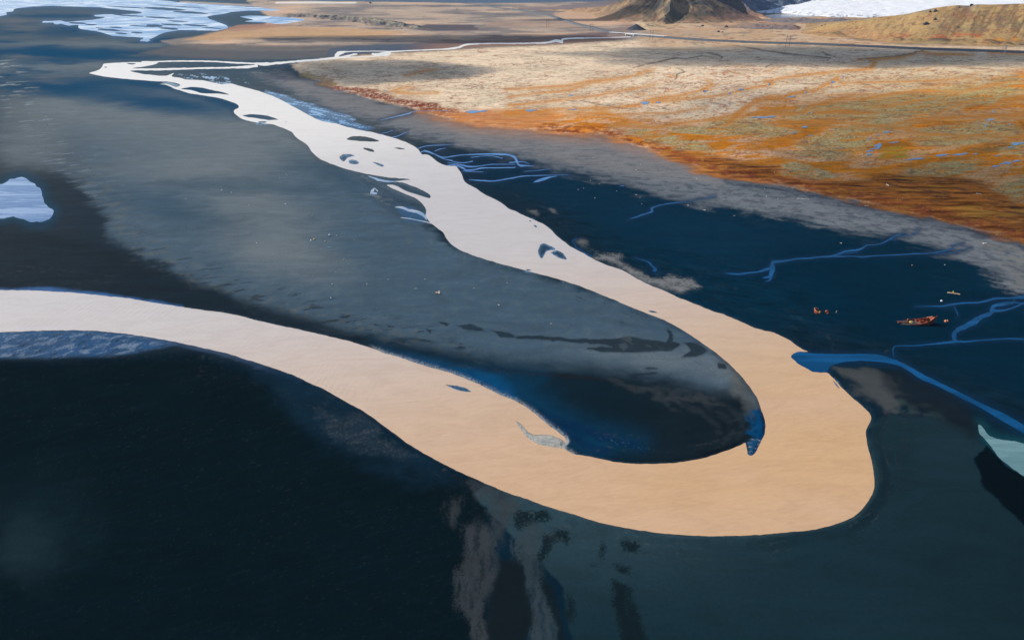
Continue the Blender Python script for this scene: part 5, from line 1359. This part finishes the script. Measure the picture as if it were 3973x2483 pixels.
# ------------------------------------------------------------------ power poles
def make_pole(kind_mat, h=20.0, gapw=6.0):
    root = empty('power_pole')
    for s in (-1, 1):
        V, Fc = [], []
        tube(V, Fc, [(s * gapw / 2, 0, -0.5), (s * gapw / 2, 0, h)], [0.33, 0.22], 8)
        mesh_obj('post', V, Fc, kind_mat, root)
    V, Fc = [], []
    box(V, Fc, (0, 0.3, h - 1.6), gapw * 2.2, 0.35, 0.45)
    mesh_obj('crossarm', V, Fc, kind_mat, root)
    V, Fc = [], []
    for s in (-1, 1):
        tube(V, Fc, [(s * gapw / 2, 0, h - 7), (-s * gapw / 2, 0, h - 2)], [0.1, 0.1], 6)
    mesh_obj('cross_brace', V, Fc, kind_mat, root)
    for x in (-gapw, 0, gapw):
        V, Fc = [], []
        tube(V, Fc, [(x, 0.3, h - 1.8), (x, 0.3, h - 2.4), (x, 0.3, h - 3.3)], [0.09, 0.2, 0.12], 8)
        mesh_obj('insulator', V, Fc, M['rail'], root)
    return root
pole = make_pole(M['polewood'])
POLES = [(2125, 108, 0.3, 'dark twin-leg wooden power pole left of where the road crosses the sunlit plain', 1.0),
         (2294, 130, 0.3, 'dark twin-leg wooden power pole beside the road just left of the bridge', 1.05),
         (2526, 157, 0.1, 'dark twin-leg wooden power pole in front of the right end of the bridge guardrail', 1.0),
         (3054, 186, 0.0, 'dark twin-leg wooden power pole on moss just below the road, left of the mossy hill', 1.1),
         (2991, 132, 0.0, 'twin-leg power pole on pinkish ground at the left foot of the mossy hill', 0.75),
         (1775, 55, 0.3, 'faint twin-leg power pole on the far plain between the hut and the road', 0.95),
         (1422, 20.6, 0.3, 'hazy twin-leg power pole next to the far dark hut', 0.9)]
for i, (u, v, rz, lab, sc) in enumerate(POLES):
    o = pole if i == 0 else copy_tree(pole)
    p = ground(u, v)
    o.location = p; o.rotation_euler = (0, 0, rz); o.scale = (sc, sc, sc)
    tag(o, lab, 'power pole', 'wooden power poles crossing the plain')
sp_ = make_pole(M['steelpole'], 20.0, 2.2)
sp_.location = ground(3892, 224)
tag(sp_, 'pale grey steel power pole standing by the orange bog near the right edge', 'power pole')

# ------------------------------------------------------------------ hut
hp = ground(1437, 15.2)
hut = empty('hut', hp, 0.25)
tag(hut, 'small dark gabled hut alone on the far plain', 'hut')
V, Fc = [], []
box(V, Fc, (0, 0, 2.2), 9.5, 7.0, 4.4); mesh_obj('wall', V, Fc, M['hutwall'], hut)
V = [(-5.1, -4, 4.1), (5.1, -4, 4.1), (5.1, 0, 8.0), (-5.1, 0, 8.0), (5.1, 4, 4.1), (-5.1, 4, 4.1)]
Fc = [(0, 1, 2, 3), (3, 2, 4, 5), (0, 3, 5), (1, 4, 2)]
mesh_obj('roof', V, Fc, M['hutroof'], hut)
V, Fc = [], []
box(V, Fc, (-1.5, -3.53, 1.1), 1.2, 0.1, 2.2); mesh_obj('door', V, Fc, M['hutroof'], hut)
V, Fc = [], []
box(V, Fc, (2.0, -3.53, 2.2), 1.4, 0.1, 1.2); mesh_obj('window', V, Fc, M['rail'], hut)

# ------------------------------------------------------------------ boulders
def boulder_mesh(seed):
    bm = bmesh.new()
    bmesh.ops.create_icosphere(bm, subdivisions=3, radius=1.0)
    rnd = random.Random(seed)
    pl = [(Vector((rnd.uniform(-1, 1), rnd.uniform(-1, 1), rnd.uniform(-0.3, 1))).normalized(), rnd.uniform(0.55, 0.85)) for _ in range(9)]
    co = np.array([v.co for v in bm.verts])
    w = fbm(co[:, 0] * 1.7 + seed, co[:, 1] * 1.7 + co[:, 2] * 2.1, seed, 4)
    for v, k in zip(bm.verts, w):
        c = v.co * (1 + 0.35 * k)
        for n, d in pl:
            e = c.dot(n) - d
            if e > 0: c -= n * e * 0.85
        v.co = c
    me = bpy.data.meshes.new('boulder'); bm.to_mesh(me); bm.free()
    me.materials.append(M['rock'])
    return me
def hit_hill(u, v):
    q = np.arange(1350.0, 2100.0, 2.0)
    d = ray(u, v); k = q / math.hypot(d[0], d[1])
    X = d[0] * k; Y = d[1] * k; Z = H + d[2] * k
    hz = np.maximum(hill_h(X, Y, np.arctan2(X, Y), q), 0)
    i = int(np.argmin(np.where(q > 1600, np.abs(np.minimum(Z - hz - 0.2, 0) + np.maximum(Z - hz - 0.2, 0)), 1e9)) if not (Z < hz + 0.2).any() or (Z < hz + 0.2).argmax() == 0 else np.argmax(Z < hz + 0.2))
    return Vector((X[i], Y[i], hz[i]))
BOUL = [(3629, 46, 6.0, 1.0, 'larger of two dark boulders side by side high on the mossy hill'), (3609, 48, 4.2, 1.0, 'smaller of two dark boulders side by side high on the mossy hill'),
        (3627, 78, 5.2, 1.0, 'dark boulder halfway up the mossy hill, above the biggest boulder'), (3594, 97, 6.5, 1.7, 'biggest dark boulder, wide and blocky, low on the mossy hill'),
        (3716, 109, 3.0, 1.3, 'small dark boulder at the edge of the red strip under the mossy hill'), (3721, 31, 2.6, 1.2, 'small dark boulder just under the crest of the mossy hill'),
        (3770, 20, 4.0, 1.8, 'jagged dark rock outcrop on the crest of the mossy hill'), (3188, 102, 2.8, 1.0, 'left of two small dark boulders on the low left shoulder of the hill'),
        (3201, 99, 2.6, 0.8, 'right of two small dark boulders on the low left shoulder of the hill')]
for i, (u, v, s, wd, lab) in enumerate(BOUL):
    o = bpy.data.objects.new('boulder', boulder_mesh(i + 3)); COL.objects.link(o)
    p = hit_hill(u, v)
    o.location = (p.x, p.y, p.z + s * 0.25); o.scale = (s * 0.72 * wd, s * 0.7, s * 0.68); o.rotation_euler = (0, 0, i * 1.1)
    tag(o, lab, 'boulder', 'dark boulders on the mossy hill')
for i, (u, v, s, lab) in enumerate([(2726, 103, 5, 'dark boulder alone at the foot of the mountain'), (2817, 107, 6, 'dark boulder on grey ground right of the mountain foot'),
        (2788, 126, 5, 'dark boulder on the grey strip behind the road'), (2803, 127, 3.4, 'small dark boulder just right of another behind the road')]):
    o = bpy.data.objects.new('boulder', boulder_mesh(i + 30)); COL.objects.link(o)
    p = ground(u, v); o.location = (p.x, p.y, s * 0.2); o.scale = (s * 0.8, s * 0.6, s * 0.6)
    tag(o, lab, 'boulder')

# ------------------------------------------------------------------ shipwreck
wp = ground(3552, 1254)
wreck = empty('shipwreck', wp, R(-3))
tag(wreck, 'rusted boat wreck with raised bow and open hull sunk in black sand', 'shipwreck')
ST = [(-6.6, 1.35, 0.05), (-5.0, 1.75, 0.14), (-3.0, 2.05, 0.24), (-1.0, 2.2, 0.42), (1.0, 2.15, 0.68), (2.6, 1.95, 1.0), (4.0, 1.55, 1.55), (5.2, 1.0, 2.2), (6.1, 0.45, 2.75), (6.75, 0.07, 3.15)]
def hull_side(s, t=0.12):
    V = []; Fc = []
    rows = 5
    for j in range(2):
        for x, w, top in ST:
            for k in range(rows):
                f = k / (rows - 1)
                z = -0.6 + (top + 0.6) * f
                ww = w * (0.80 + 0.20 * f ** 0.8) - (t if j else 0)
                rake = 0.45 * f if x > 5 else 0.0
                V.append((x + rake * (x - 5) / 1.75 if x > 5 else x, s * max(ww, 0.02), z))
    n = len(ST)
    def I(j, i, k): return j * n * rows + i * rows + k
    for j in range(2):
        for i in range(n - 1):
            for k in range(rows - 1):
                f = (I(j, i, k), I(j, i + 1, k), I(j, i + 1, k + 1), I(j, i, k + 1))
                Fc.append(f if (j == 0) == (s < 0) else f[::-1])
    for i in range(n - 1):
        Fc.append((I(0, i, rows - 1), I(0, i + 1, rows - 1), I(1, i + 1, rows - 1), I(1, i, rows - 1)))
    return V, Fc
V, Fc = hull_side(-1); V2, F2 = hull_side(1)
b = len(V); V = V + V2; Fc = Fc + [tuple(b + x for x in f) for f in F2]
mesh_obj('hull', V, Fc, M['rustdark'], wreck)
for s in (-1, 1):
    V, Fc = [], []
    pts = [(x, s * (w - 0.03), top + 0.06) for x, w, top in ST[2:8]]
    tube(V, Fc, pts, [0.10] * len(pts), 6)
    mesh_obj('gunwale', V, Fc, M['rust'], wreck)
    V, Fc = [], []
    pts = [(4.4, s * 1.4, 1.85), (5.3, s * 0.95, 2.35), (6.0, s * 0.55, 2.8)]
    tube(V, Fc, pts, [0.13, 0.15, 0.12], 6)
    mesh_obj('bow_rail', V, Fc, M['rustlight'], wreck)
V, Fc = [], []
tube(V, Fc, [(6.5, 0, -0.6), (6.85, 0, 1.5), (7.25, 0, 3.35)], [0.16, 0.16, 0.13], 8); mesh_obj('stem_post', V, Fc, M['rust'], wreck)
V = [(5.0, -0.95, 2.0), (5.0, 0.95, 2.0), (6.6, 0.12, 2.85), (6.6, -0.12, 2.85), (5.0, -0.95, 1.88), (5.0, 0.95, 1.88), (6.6, 0.12, 2.73), (6.6, -0.12, 2.73)]
Fc = [(0, 3, 2, 1), (4, 5, 6, 7), (0, 1, 5, 4), (1, 2, 6, 5), (2, 3, 7, 6), (3, 0, 4, 7)]
mesh_obj('foredeck', V, [f for f in Fc], M['rust'], wreck)
for x in (0.55, 1.5, 3.2):
    V, Fc = [], []
    w = 2.05 if x < 2 else 1.7
    tube(V, Fc, [(x, -w, 0.62), (x + 0.1, -w * 0.4, 0.34), (x + 0.1, w * 0.4, 0.34), (x, w, 0.62)], [0.13] * 4, 6)
    mesh_obj('deck_beam', V, Fc, M['rust'], wreck)
for x in (-4.2, -2.8, -1.4, 2.2, 3.6, 4.5):
    for s in (-1, 1):
        top = np.interp(x, [q[0] for q in ST], [q[2] for q in ST]); w = np.interp(x, [q[0] for q in ST], [q[1] for q in ST])
        V, Fc = [], []
        tube(V, Fc, [(x, s * (w - 0.22), -0.4), (x, s * (w - 0.18), top)], [0.08, 0.08], 6)
        mesh_obj('rib', V, Fc, M['rust'], wreck)
V, Fc = [], []
box(V, Fc, (2.6, 0.9, 0.35), 1.7, 0.8, 0.7); box(V, Fc, (1.4, 1.5, 0.5), 1.6, 0.35, 0.8); box(V, Fc, (4.2, 0.1, 0.5), 0.7, 0.9, 0.6)
mesh_obj('machinery', V, Fc, M['rust'], wreck)
V, Fc = [], []
tube(V, Fc, [(-2.5, -0.1, 0.1), (-1.9, -0.1, 0.2), (-1.3, -0.15, 0.2)], [0.35, 0.5, 0.42], 10); box(V, Fc, (-1.9, -0.1, 0.65), 0.8, 0.45, 0.35)
mesh_obj('engine', V, Fc, M['yellow'], wreck)
V, Fc = [], []
box(V, Fc, (-3.2, 0.0, 0.15), 1.5, 0.9, 0.5); box(V, Fc, (-4.3, 0.1, 0.12), 0.7, 0.7, 0.4); box(V, Fc, (-2.9, 0.65, 0.45), 0.4, 0.4, 0.6)
mesh_obj('gearbox', V, Fc, M['rustdark'], wreck)
V, Fc = [], []
box(V, Fc, (-6.1, 0.05, 0.2), 1.2, 1.1, 0.6); mesh_obj('stern_block', V, Fc, M['rustdark'], wreck)
V, Fc = [], []
tube(V, Fc, [(-2.9, 0.7, 0.6), (-2.95, 0.75, 1.5)], [0.12, 0.09], 8); mesh_obj('exhaust_pipe', V, Fc, M['rustlight'], wreck)
V = [(-5.8, -1.35, 0.06), (4.6, -1.5, 0.12), (4.6, 1.5, 0.16), (-5.8, 1.35, 0.1), (-3, -1.9, 0.08), (1, -2.0, 0.1), (1, 2.0, 0.14), (-3, 1.9, 0.1)]
mesh_obj('sand_fill', V, [(0, 4, 7, 3), (4, 5, 6, 7), (5, 1, 2, 6)], simple_material('sand_in_hull', (0.020, 0.032, 0.040), (0.035, 0.045, 0.052), 0.8, 1.0), wreck)

# windlass torn off the bow, fragment of the stern, boiler, post
w = empty('windlass', ground(3670, 1249), 0.2)
tag(w, 'small rusty winch drum lying right of the wreck bow', 'winch')
V, Fc = [], []
tube(V, Fc, [(-0.45, 0, 0.42), (0.45, 0, 0.42)], [0.22, 0.22], 12); mesh_obj('drum', V, Fc, M['rust'], w)
for s in (-1, 1):
    V, Fc = [], []
    tube(V, Fc, [(s * 0.40, 0, 0.42), (s * 0.52, 0, 0.42)], [0.45, 0.45], 14); mesh_obj('flange', V, Fc, M['rustlight'], w)
V, Fc = [], []
box(V, Fc, (0, 0, 0.06), 1.2, 0.9, 0.16); mesh_obj('base', V, Fc, M['rustdark'], w)

fr = empty('wreck_fragment', ground(3176, 1213), R(-32))
tag(fr, 'torn curved piece of rusty hull with bare ribs, left of the boiler', 'wreck fragment')
def arc_shell(r0, z0, z1, a0, a1, t, n=14, sq=0.75):
    V = []; Fc = []
    for j, r in enumerate((r0, r0 - t)):
        for i in range(n + 1):
            a = R(a0 + (a1 - a0) * i / n)
            h = z1 * (0.55 + 0.45 * math.sin(math.pi * i / n))
            V.append((r * math.cos(a), r * sq * math.sin(a) * 1.3, z0)); V.append((r * 1.08 * math.cos(a), r * sq * math.sin(a) * 1.4, h))
    m = 2 * (n + 1)
    for i in range(n):
        a = 2 * i
        Fc.append((a, a + 1, a + 3, a + 2)); Fc.append((m + a, m + a + 2, m + a + 3, m + a + 1)); Fc.append((a + 1, m + a + 1, m + a + 3, a + 3))
    return V, Fc
V, Fc = arc_shell(1.7, -0.2, 1.5, 110, 262, 0.12); mesh_obj('plating', V, Fc, M['rust'], fr)
V, Fc = [], []
pts = []
for i in range(9):
    a = R(105 + 165 * i / 8); pts.append((1.85 * math.cos(a), 1.8 * math.sin(a), 1.5 * (0.55 + 0.45 * math.sin(math.pi * i / 8)) + 0.05))
tube(V, Fc, pts, [0.11] * 9, 6); mesh_obj('rim', V, Fc, M['rustlight'], fr)
for y, l in ((-1.2, 2.2), (-0.5, 1.7), (0.2, 1.9), (0.9, 2.4)):
    V, Fc = [], []
    tube(V, Fc, [(-1.4 + 0.3 * abs(y), y, 0.9), (-0.4, y * 1.05, 0.55), (-1.4 + l, y * 1.15, 0.12)], [0.12, 0.11, 0.09], 6)
    mesh_obj('rib', V, Fc, M['rustlight'] if y < 0 else M['rust'], fr)
V, Fc = [], []
box(V, Fc, (0.3, -0.35, 0.4), 0.5, 0.6, 0.5); mesh_obj('bracket', V, Fc, M['yellow'], fr)

bo = empty('boiler', ground(3207, 1212), 0.3)
tag(bo, 'round rusty boiler with an open hatch, right of the torn hull piece', 'boiler')
bm = bmesh.new(); bmesh.ops.create_uvsphere(bm, u_segments=18, v_segments=12, radius=0.66)
for vt in bm.verts: vt.co.z = vt.co.z * 0.85 + 0.42
me = bpy.data.meshes.new('tank'); bm.to_mesh(me); bm.free(); me.materials.append(M['rust'])
o = bpy.data.objects.new('tank', me); COL.objects.link(o); o.parent = bo
V, Fc = [], []
tube(V, Fc, [(0.08, -0.12, 0.86), (0.10, -0.16, 1.06)], [0.24, 0.22], 12); mesh_obj('hatch', V, Fc, M['rustdark'], bo)
V, Fc = [], []
tube(V, Fc, [(-0.7, -0.9, 0.08), (0.1, -1.0, 0.10)], [0.14, 0.1], 7); mesh_obj('foot_plate', V, Fc, M['rustlight'], bo)
V, Fc = [], []
tube(V, Fc, [(0, 0, -0.2), (0.05, 0, 0.5), (0.12, 0.02, 0.95)], [0.15, 0.13, 0.08], 7)
o = mesh_obj('iron_post', V, Fc, M['greywood']); o.location = ground(3244, 1213)
tag(o, 'short grey iron post right of the rusty boiler', 'post')

# ------------------------------------------------------------------ driftwood and flotsam
def log(name, length, rad, mat, seed, bent=0.06):
    rnd = random.Random(seed)
    V, Fc = [], []
    n = 7
    pts = []; rads = []
    for i in range(n):
        f = i / (n - 1) - 0.5
        pts.append((f * length, bent * length * (math.cos(f * 3) - 0.7) + rnd.uniform(-.02, .02) * length, rad * 0.8))
        rads.append(rad * (1.05 - 0.35 * (f + 0.5)) * rnd.uniform(0.92, 1.08))
    tube(V, Fc, pts, rads, 9)
    if length > 1.2:     # broken stubs of branches
        for k in range(2):
            i = rnd.randrange(1, n - 1)
            p = Vector(pts[i]); d = Vector((rnd.uniform(-.3, .3), rnd.choice((-1, 1)) * 0.9, rnd.uniform(0.2, 0.7)))
            tube(V, Fc, [p, p + d * rad * 2.2], [rad * 0.45, rad * 0.28], 6)
    return mesh_obj(name, V, Fc, mat)
def floater(name, size, mat, seed):
    bm = bmesh.new(); bmesh.ops.create_uvsphere(bm, u_segments=14, v_segments=10, radius=size / 2)
    for vt in bm.verts:
        vt.co.z = vt.co.z * 0.9 + size * 0.36
        if vt.co.x > size * 0.36: vt.co.x += size * 0.10
    me = bpy.data.meshes.new(name); bm.to_mesh(me); bm.free(); me.materials.append(mat)
    o = bpy.data.objects.new(name, me); COL.objects.link(o)
    return o
def put(o, u, v, deg=0.0):
    p = ground(u, v)
    X, Y = p.x, p.y
    o.location = (X, Y, 0.02); o.rotation_euler = (0, 0, R(deg))
BIG = [
    ('log', 3700, 1140, 4.6, 0.21, 'peachwood', -22, 'long peach coloured log on black sand above the wreck'),
    ('buoy', 3698, 1134, 0.55, 0, 'yellow', 0, 'small yellow float just above the long peach log'),
    ('float', 3652, 1170, 0.8, 0, 'whiteplastic', 0, 'white float between the long peach log and the wreck'),
    ('log', 3117, 774, 6.6, 0.24, 'driftwood', -17, 'long white driftwood log on grey sand below the brown heath'),
    ('log', 3442, 719, 3.6, 0.28, 'driftwood', 84, 'short curved white log pointing up the streaked brown heath'),
    ('log', 3797, 753, 2.7, 0.2, 'driftwood', -20, 'pale stick on the streaked brown heath near the right edge'),
    ('log', 3363, 799, 2.4, 0.16, 'driftwood', -6, 'thin pale stick on grey sand under the red rim of the heath'),
    ('log', 3821, 946, 2.2, 0.26, 'driftwood', 8, 'stubby white log on grey sand beside the tip of the forked stream'),
    ('log', 1699, 1139, 2.0, 0.30, 'peachwood', -24, 'thick bright log, largest on the grey point bar'),
    ('float', 1704, 1134, 0.7, 0, 'whiteplastic', 0, 'white float right beside the thick bright log'),
    ('plank', 1614, 1121, 1.25, 0.13, 'greenplastic', 0, 'green stick of plastic left of the thick bright log'),
    ('plank', 1663, 1132, 1.2, 0.10, 'greywood', 0, 'grey stick between the green stick and the bright log'),
    ('plank', 1717, 1125, 0.7, 0.09, 'greywood', 15, 'short grey stick above and right of the bright log'),
    ('float', 1278, 914, 0.85, 0, 'whiteplastic', 0, 'brightest white float, topmost of the cluster on the left flat'),
    ('float', 1219, 930, 0.85, 0, 'yellow', 0, 'yellowish float at the left of the cluster on the left flat'),
    ('float', 1207, 935, 0.7, 0, 'whiteplastic', 0, 'white float touching distance left of the yellowish float'),
    ('float', 1261, 937, 0.55, 0, 'orangeplastic', 0, 'small pinkish float in the middle of the cluster on the left flat'),
    ('plank', 1278, 960, 0.95, 0.12, 'cyanplastic', -10, 'turquoise piece of plastic below the float cluster on the left flat'),
    ('log', 1289, 1104, 0.9, 0.16, 'driftwood', 80, 'upright looking pale log piece alone near the dark shore of the left flat'),
    ('log', 2695, 1182, 0.0, 0, '', 0, ''),
    ('log', 3539, 1030, 0.6, 0.16, 'orangeplastic', 10, 'reddish speck of flotsam below the forked stream'),
]
for i, (nm, u, v, L, r, mt, dg, lab) in enumerate(BIG):
    if not mt: continue
    name = {'log': 'driftwood_log', 'plank': 'stick', 'buoy': 'fishing_float', 'float': 'fishing_float'}[nm]
    o = log(name, L, r, M[mt], i, 0.14 if dg > 70 else 0.03) if nm in ('log', 'plank') else floater(name, L, M[mt], i)
    put(o, u, v, dg)
    tag(o, lab, {'log': 'log', 'plank': 'stick', 'buoy': 'float', 'float': 'float'}[nm])
def cpx(i, j, x, y): return X0[i] + x / 2.42, Y0[j] + y / 2.42
SPECK = {
 ('pale scrap of driftwood on the grey flat left of the river', 'driftwood scraps on the grey flat'): [(1,1,905,757),(1,1,805,937),(1,1,1025,1168),(1,1,1225,1125),(1,1,1570,1125),(1,1,2030,1207),(1,1,2340,1157),(1,1,2262,1365),(1,1,275,150),(1,1,265,135),(1,1,208,172),
     (1,1,258,418),(1,1,512,527),(1,1,735,1057),(1,1,685,1297),(1,1,740,712),(1,1,855,980),(0,1,1800,20),(0,1,2080,284),(0,1,2170,308),(0,1,1745,370),(0,1,2340,427),(0,1,2408,783),(0,0,715,1045),(0,0,447,1172),(2,1,250,1125),(2,1,447,1155),(2,2,335,40)],
 ('pale scrap of driftwood on the blue-black sand right of the river', 'driftwood scraps right of the river'): [(2,1,640,270),(2,1,590,282),(2,1,950,295),(2,1,745,362),(2,1,1135,330),(2,1,1170,357),(2,1,1185,417),(2,1,1775,475),(2,1,2055,527),(2,1,790,230),(2,1,705,198),(2,1,1620,430),(3,1,1370,992)],
 ('white scrap of driftwood on the grey sand below the heath', 'driftwood scraps below the heath'): [(2,1,2340,275),(2,1,2357,345),(2,1,1700,180),(2,1,1130,98),(3,1,112,368),(3,1,2165,705),(3,1,1675,988),(3,1,700,785),(2,0,730,1485),(2,0,250,1372),(2,1,1175,48)],
 ('white scrap of driftwood in the brown heath', 'driftwood scraps in the heath'): [(2,0,1595,1360),(2,0,1680,1393),(3,1,75,120),(3,1,210,127),(3,1,505,125),(3,1,1278,362)],
}
for k, ((lab, grp), pts) in enumerate(SPECK.items()):
    base = None
    for i, q in enumerate(pts):
        u, v = cpx(*q)
        if base is None:
            base = log('driftwood_scrap', 1.0, 0.16, M['driftwood'], 300 + k)
            o = base
        else:
            o = base.copy(); COL.objects.link(o)
        put(o, u, v, (i * 47) % 180)
        s = (0.55 + 0.45 * ((i * 37) % 10) / 10) * (0.8 + 0.35 * max(0, ground(u, v).y - 250) / 200)
        o.scale = (s, s, s)
        tag(o, lab, 'driftwood', grp)

# ------------------------------------------------------------------ clouds (they drift above the frame and shade parts of the plain)
EL = R(32); SAZ = R(-66)
SUN = Vector((math.sin(SAZ) * math.cos(EL), math.cos(SAZ) * math.cos(EL), math.sin(EL)))
def cloud_material():
    m = bpy.data.materials.new('cloud_vapour'); m.use_nodes = True
    nt = m.node_tree
    for n in list(nt.nodes):
        if n.type != 'OUTPUT_MATERIAL': nt.nodes.remove(n)
    out = [n for n in nt.nodes if n.type == 'OUTPUT_MATERIAL'][0]
    v = nd(nt, 'ShaderNodeVolumePrincipled')
    v.inputs['Color'].default_value = (0.9, 0.92, 0.95, 1)
    v.inputs['Density'].default_value = 0.016
    v.inputs['Anisotropy'].default_value = 0.3
    nt.links.new(v.outputs[0], out.inputs['Volume'])
    return m
CLOUD = cloud_material()
ALT = 900.0
def cloud(u, v, sx, sy, seed, thick=70.0, rot=0.0):
    """a flat cloud whose shadow falls around survey point (u, v); sx, sy half sizes in metres"""
    bm = bmesh.new(); bmesh.ops.create_icosphere(bm, subdivisions=5, radius=1.0)
    co = np.array([w.co for w in bm.verts])
    n = fbm(co[:, 0] * 1.6 + seed * 3.1, co[:, 1] * 1.6 + co[:, 2] * 0.8, 900 + seed, 5)
    f = 1 + 0.55 * n
    for w, k in zip(bm.verts, f):
        w.co = (w.co.x * sx * k, w.co.y * sy * k, w.co.z * thick * (0.55 + 0.45 * k) * (1.0 if w.co.z > 0 else 0.45))
    me = bpy.data.meshes.new('cloud'); bm.to_mesh(me); bm.free(); me.materials.append(CLOUD)
    o = bpy.data.objects.new('cloud', me); COL.objects.link(o)
    p = ground(u, v)
    o.location = (p.x + SUN.x / SUN.z * ALT, p.y + SUN.y / SUN.z * ALT, ALT)
    o.rotation_euler = (0, 0, rot)
    o['kind'] = 'structure'
    return o
for i, (u, v, sx, sy, th, rt) in enumerate([
    (1930, 132, 470, 165, 60, 0.0), (880, 165, 150, 140, 60, 0.2), (2360, 460, 170, 110, 30, -0.6), (1060, 92, 400, 110, 60, 0.0),  # third cloud is added, unseen, to darken the lower right marsh
    (1420, 48, 300, 70, 50, 0.05), (2300, 300, 330, 240, 17, -0.1)]):
    cloud(u * K, v * K, sx, sy, i + 1, th, rt)


# ------------------------------------------------------------------ haze in the air
def haze():
    m = bpy.data.materials.new('haze_air'); m.use_nodes = True
    nt = m.node_tree
    for n in list(nt.nodes):
        if n.type != 'OUTPUT_MATERIAL': nt.nodes.remove(n)
    out = [n for n in nt.nodes if n.type == 'OUTPUT_MATERIAL'][0]
    v = nd(nt, 'ShaderNodeVolumePrincipled')
    v.inputs['Color'].default_value = (0.62, 0.78, 1.0, 1)
    v.inputs['Density'].default_value = 2.0e-5
    nt.links.new(v.outputs[0], out.inputs['Volume'])
    V, Fc = [], []
    box(V, Fc, (0, 3000, 248), 15000, 9000, 505)
    o = mesh_obj('haze', V, Fc, m)
    o['kind'] = 'stuff'
    return o
haze()

# ------------------------------------------------------------------ light, sky, camera
sun = bpy.data.lights.new('sun', 'SUN'); sun.energy = 5.0; sun.angle = R(0.5); sun.color = (1.0, 0.90, 0.77)
so = bpy.data.objects.new('sun', sun); COL.objects.link(so)
so.rotation_euler = SUN.to_track_quat('Z', 'Y').to_euler(); so.location = (0, 0, 300)
world = bpy.data.worlds.new('World'); scene.world = world; world.use_nodes = True
wn = world.node_tree
for n in list(wn.nodes): wn.nodes.remove(n)
sky = wn.nodes.new('ShaderNodeTexSky'); sky.sky_type = 'NISHITA'; sky.sun_disc = False
sky.sun_elevation = EL; sky.sun_rotation = SAZ; sky.altitude = 120; sky.air_density = 1.0; sky.dust_density = 0.6; sky.ozone_density = 2.0
bg = wn.nodes.new('ShaderNodeBackground'); bg.inputs['Strength'].default_value = 0.10
wo = wn.nodes.new('ShaderNodeOutputWorld')
wn.links.new(sky.outputs[0], bg.inputs[0]); wn.links.new(bg.outputs[0], wo.inputs[0])

cam = bpy.data.cameras.new('camera'); cam.sensor_width = 36.0; cam.lens = 36.0 * F / 3973.0
cam.clip_start = 1.0; cam.clip_end = 90000.0
cam.shift_y = 0.0
co_ = bpy.data.objects.new('camera', cam); COL.objects.link(co_)
co_.location = (0, 0, H); co_.rotation_euler = (math.pi / 2 - P, 0, 0)
scene.camera = co_
vs = scene.view_settings
vs.view_transform = 'Standard'; vs.look = 'None'; vs.exposure = 0.45; vs.gamma = 1.0; vs.use_curve_mapping = False
scene.cycles.max_bounces = 4; scene.cycles.diffuse_bounces = 2; scene.cycles.glossy_bounces = 2; scene.cycles.volume_bounces = 1
scene.cycles.transparent_max_bounces = 16
scene.cycles.use_denoising = True
